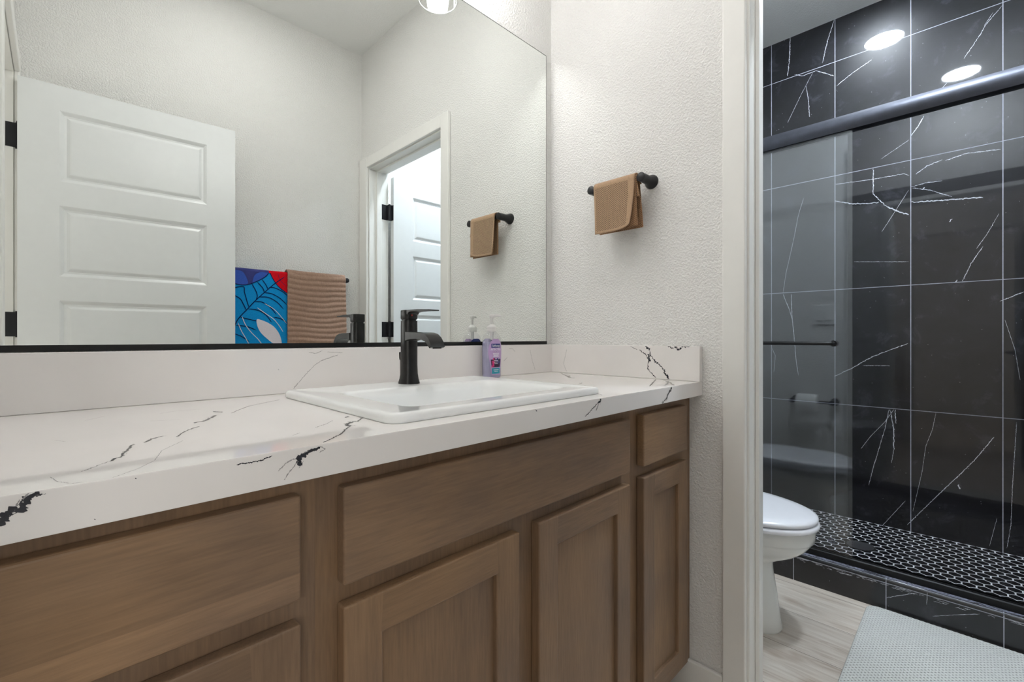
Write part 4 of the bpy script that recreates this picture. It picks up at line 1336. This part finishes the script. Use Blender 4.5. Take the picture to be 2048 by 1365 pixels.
for L in ([(-700, 1085), (-681, 1131), (-642, 1180), (-598, 1233), (-551, 1282), (-515, 1318), (-462, 1362)], [(-724, 1275), (-660, 1294), (-652, 1264), (-642, 1224), (-633, 1192)],
          [(-724, 1262), (-675, 1235), (-657, 1206), (-645, 1178)], [(-620, 1311), (-602, 1278), (-595, 1251), (-600, 1232)], [(-595, 1322), (-570, 1294), (-562, 1272)], [(-573, 1337), (-554, 1309), (-546, 1289)],
          [(-586, 1246), (-544, 1247), (-502, 1225), (-470, 1190)], [(-605, 1223), (-573, 1221), (-535, 1198), (-505, 1160)], [(-564, 1270), (-525, 1266), (-485, 1244), (-455, 1215)],
          [(-636, 1184), (-595, 1180), (-557, 1159), (-528, 1120)], [(-672, 1142), (-626, 1131), (-585, 1122)], [(-690, 1101), (-642, 1096), (-600, 1078)],
          [(-724, 1160), (-700, 1120), (-693, 1098)], [(-541, 1298), (-512, 1298), (-472, 1280), (-452, 1262)], [(-696, 1060), (-663, 1045), (-630, 1020)], [(-700, 1085), (-712, 1040), (-716, 980), (-710, 900)],
          [(-705, 1010), (-660, 985), (-610, 975)], [(-705, 950), (-650, 920), (-590, 910)], [(-518, 1146), (-485, 1140), (-452, 1120)]):
    line(L, 0.0046, 4, 0.0007)
line([(-724, 1318), (-698, 1306), (-657, 1301), (-620, 1312), (-573, 1339), (-549, 1360), (-540, 1380)], 0.0035, 4, 0.0008)
line([(-536, 1380), (-530, 1362), (-515, 1334), (-492, 1304), (-450, 1272)], 0.004, 4, 0.0008)
line([(-500, 1383), (-486, 1340), (-455, 1310)], 0.002, 4, 0.0009)
lf = [(-597, 1132), (-576, 1130), (-544, 1116), (-515, 1095), (-492, 1062), (-480, 1024), (-484, 1006), (-518, 1010), (-551, 1037), (-580, 1068), (-595, 1102)]
fl(lf, 5, 0.0010, True)
for L, w in (([(-663, 1145), (-648, 1105), (-623, 1068), (-589, 1030), (-560, 985)], .0034), ([(-681, 1114), (-666, 1074), (-645, 1034), (-622, 985)], .0032), ([(-595, 1192), (-554, 1162), (-518, 1136), (-492, 1104), (-472, 1070)], .0034), ([(-561, 1215), (-518, 1189), (-485, 1154), (-455, 1115)], .0030)):
    line(L, w, 5, 0.0011)
for xa_, xb_, mt_ in ((-0.724, -0.5412, 1), (-0.5405, -0.447, 3)):      # the print carries on over the bar
    arc = [(-1.457 + 0.0138 * math.cos(PI * 0.6 * k_ / 9), 1.3735 + 0.0138 * math.sin(PI * 0.6 * k_ / 9)) for k_ in range(10)]
    m.add([(xa_, y_, z_) for y_, z_ in arc] + [(xb_, y_, z_) for y_, z_ in arc], [(k_, 10 + k_, 11 + k_, k_ + 1) for k_ in range(9)], mt_)
m.build('printed_pattern', [M_BLUE, M_PURPLE, M_LOBE, M_RED, M_NAVYT, M_WHITET], pt, recalc=False)

# ================================================================ toilet
tx = 0.500
to = empty('toilet', (tx, -0.36, 0.0)); tag(to, 'white two piece toilet with its lid closed beside the shower kerb', 'toilet')
def egg(yf, yb, hw, z, n=56, fr=0.56, pb=2.8, pf=2.1):
    ym = yf + (yb - yf) * fr
    out = []
    for j in range(n):
        a = 2 * PI * j / n; c, s = math.cos(a), math.sin(a)
        p = pf if c > 0 else pb
        yy = ym + ((yf - ym) if c > 0 else (ym - yb)) * math.copysign(abs(c) ** (2 / p), c)
        if c <= 0: yy = ym + (yb - ym) * abs(c) ** (2 / p)
        out.append((tx + hw * math.copysign(abs(s) ** (2 / p), s), yy, z))
    return out
m = MB()
m.loft([egg(-0.640, -0.12, 0.112, 0.0005), egg(-0.644, -0.12, 0.114, 0.010), egg(-0.636, -0.12, 0.108, 0.05), egg(-0.626, -0.11, 0.100, 0.13), egg(-0.615, -0.10, 0.096, 0.20), egg(-0.612, -0.10, 0.100, 0.238),
        egg(-0.640, -0.10, 0.118, 0.256), egg(-0.684, -0.09, 0.142, 0.280), egg(-0.714, -0.08, 0.160, 0.305), egg(-0.730, -0.08, 0.170, 0.328), egg(-0.735, -0.08, 0.174, 0.338), egg(-0.740, -0.08, 0.178, 0.341),
        egg(-0.742, -0.06, 0.180, 0.360), egg(-0.742, -0.04, 0.181, 0.383), egg(-0.737, -0.04, 0.177, 0.3865)])
m.build('bowl', M_TOILET, to, smooth=True, angle=60)
m = MB()
m.loft([egg(-0.748, -0.235, 0.180, 0.3872), egg(-0.754, -0.23, 0.186, 0.391), egg(-0.755, -0.23, 0.187, 0.399), egg(-0.751, -0.23, 0.184, 0.4055), egg(-0.745, -0.235, 0.180, 0.4065)])
m.build('seat', M_SEAT, to, smooth=True, angle=60)
m = MB()
m.loft([egg(-0.742, -0.23, 0.178, 0.4090), egg(-0.749, -0.225, 0.184, 0.4110), egg(-0.751, -0.225, 0.186, 0.4180), egg(-0.748, -0.225, 0.184, 0.4240), egg(-0.738, -0.23, 0.177, 0.4275), egg(-0.70, -0.26, 0.150, 0.4300), egg(-0.62, -0.32, 0.09, 0.4315)])
m.build('lid', M_SEAT, to, smooth=True, angle=60)
def tk(ins, z, r=0.03): return rrect(tx - 0.215 + ins, tx + 0.215 - ins, -0.205 + ins, -0.016, r, z)
m = MB(); m.loft([tk(0.02, 0.387), tk(0.012, 0.40), tk(0.004, 0.60), tk(0.0, 0.735)])
t_ = m.build('tank', M_TOILET, to, smooth=True, angle=60)
m = MB(); m.loft([tk(-0.004, 0.7355), tk(-0.010, 0.740), tk(-0.010, 0.762), tk(-0.004, 0.772), tk(0.012, 0.775)])
m.build('tank_lid', M_TOILET, to, smooth=True, angle=60)
m = MB(); m.lathe([(0.012, 0), (0.012, -0.012)], (tx - 0.15, -0.205, 0.68), 'y', 16); m.tube([(tx - 0.15, -0.220, 0.68), (tx - 0.08, -0.224, 0.672)], 0.006)
m.build('flush_lever', plain('chrome', (210, 212, 214), 0.1, metal=1.0), t_, smooth=True)

# ================================================================ toilet paper, switch
ph = empty('toilet_paper_holder', (PART + 0.03, -0.47, 0.672)); tag(ph, 'black toilet paper holder on the wall opposite the shower glass', 'holder')
for y in (-0.372, -0.568):
    m = MB(); post(m, (PART, y, 0.672), 'x', 1, 0.085); m.build('post', M_BLACK, ph, smooth=True, angle=40)
m = MB(); m.tube([(PART + 0.072, -0.557, 0.672), (PART + 0.072, -0.383, 0.672)], 0.008); m.build('spindle', M_BLACK, ph, smooth=True)
m = MB()
m.lathe([(0.020, -0.0005), (0.048, 0.0), (0.049, 0.002), (0.049, 0.100), (0.048, 0.102), (0.020, 0.1025)], (PART + 0.072, -0.500, 0.665), 'y', 48, caps=False)
m.lathe([(0.020, -0.0005), (0.020, 0.1025)], (PART + 0.072, -0.500, 0.665), 'y', 48, caps=False)
m.box(PART + 0.0215, PART + 0.0222, -0.500, -0.398, 0.585, 0.668)
rp = m.build('toilet_paper_roll', M_PAPER, loc=(PART + 0.072, -0.449, 0.665), smooth=True, angle=40)
tag(rp, 'white toilet paper roll on the black holder, mirrored in the shower glass', 'toilet paper')
sw = empty('light_switch', (PART, -0.518, 1.174)); tag(sw, 'white double rocker light switch on the wall opposite the shower glass', 'light switch')
boxobj('cover_plate', (PART, PART + 0.0075, -0.576, -0.460, 1.116, 1.232), M_PLATE, sw, bevel=0.003)
for y in (-0.541, -0.495):
    m = MB(); m.prism_x([(y - 0.0165, 1.141), (y + 0.0165, 1.141), (y + 0.0165, 1.207), (y - 0.0165, 1.207)], PART + 0.0077, PART + 0.0125)
    m.build('rocker', M_PLATE, sw, bevel=0.001)

# ================================================================ bath mat
m = MB()
ax0, ax1, ay0, ay1 = 0.285, 0.9105, -1.290, -0.832
def mat_ring(ins, z, amp):
    base = rrect(ax0 + ins, ax1 - ins, ay0 + ins, ay1 - ins, 0.035 - ins * .4, z, 10)
    out = []; P = [Vector(p) for p in base]; cx, cy = (ax0 + ax1) / 2, (ay0 + ay1) / 2
    acc = 0.0
    for i in range(len(P)):
        a, b = P[i], P[(i + 1) % len(P)]
        n = max(1, round((b - a).length / 0.004))
        for k in range(n):
            p = a.lerp(b, k / n); dirn = (Vector((p.x - cx, p.y - cy, 0))).normalized()
            sgn = amp * math.sin(acc * 2 * PI / 0.0150)
            out.append((p.x + dirn.x * sgn, p.y + dirn.y * sgn, p.z)); acc += (b - a).length / n
    return out
R0 = mat_ring(0.0, 0.0006, 0.0012); n0 = len(R0)
def fit(r):
    return [r[int(i * len(r) / n0)] for i in range(n0)]
m.loft([R0, fit(mat_ring(-0.0006, 0.006, 0.0015)), fit(mat_ring(0.0020, 0.0105, 0.0010)), fit(mat_ring(0.008, 0.0125, 0.0))], 0, True, True)
mt = m.build('bath_mat', M_MAT, loc=(0.60, -1.06, 0.0), smooth=True, angle=60)
tag(mt, 'pale grey woven bath mat on the floor along the shower kerb', 'bath mat')
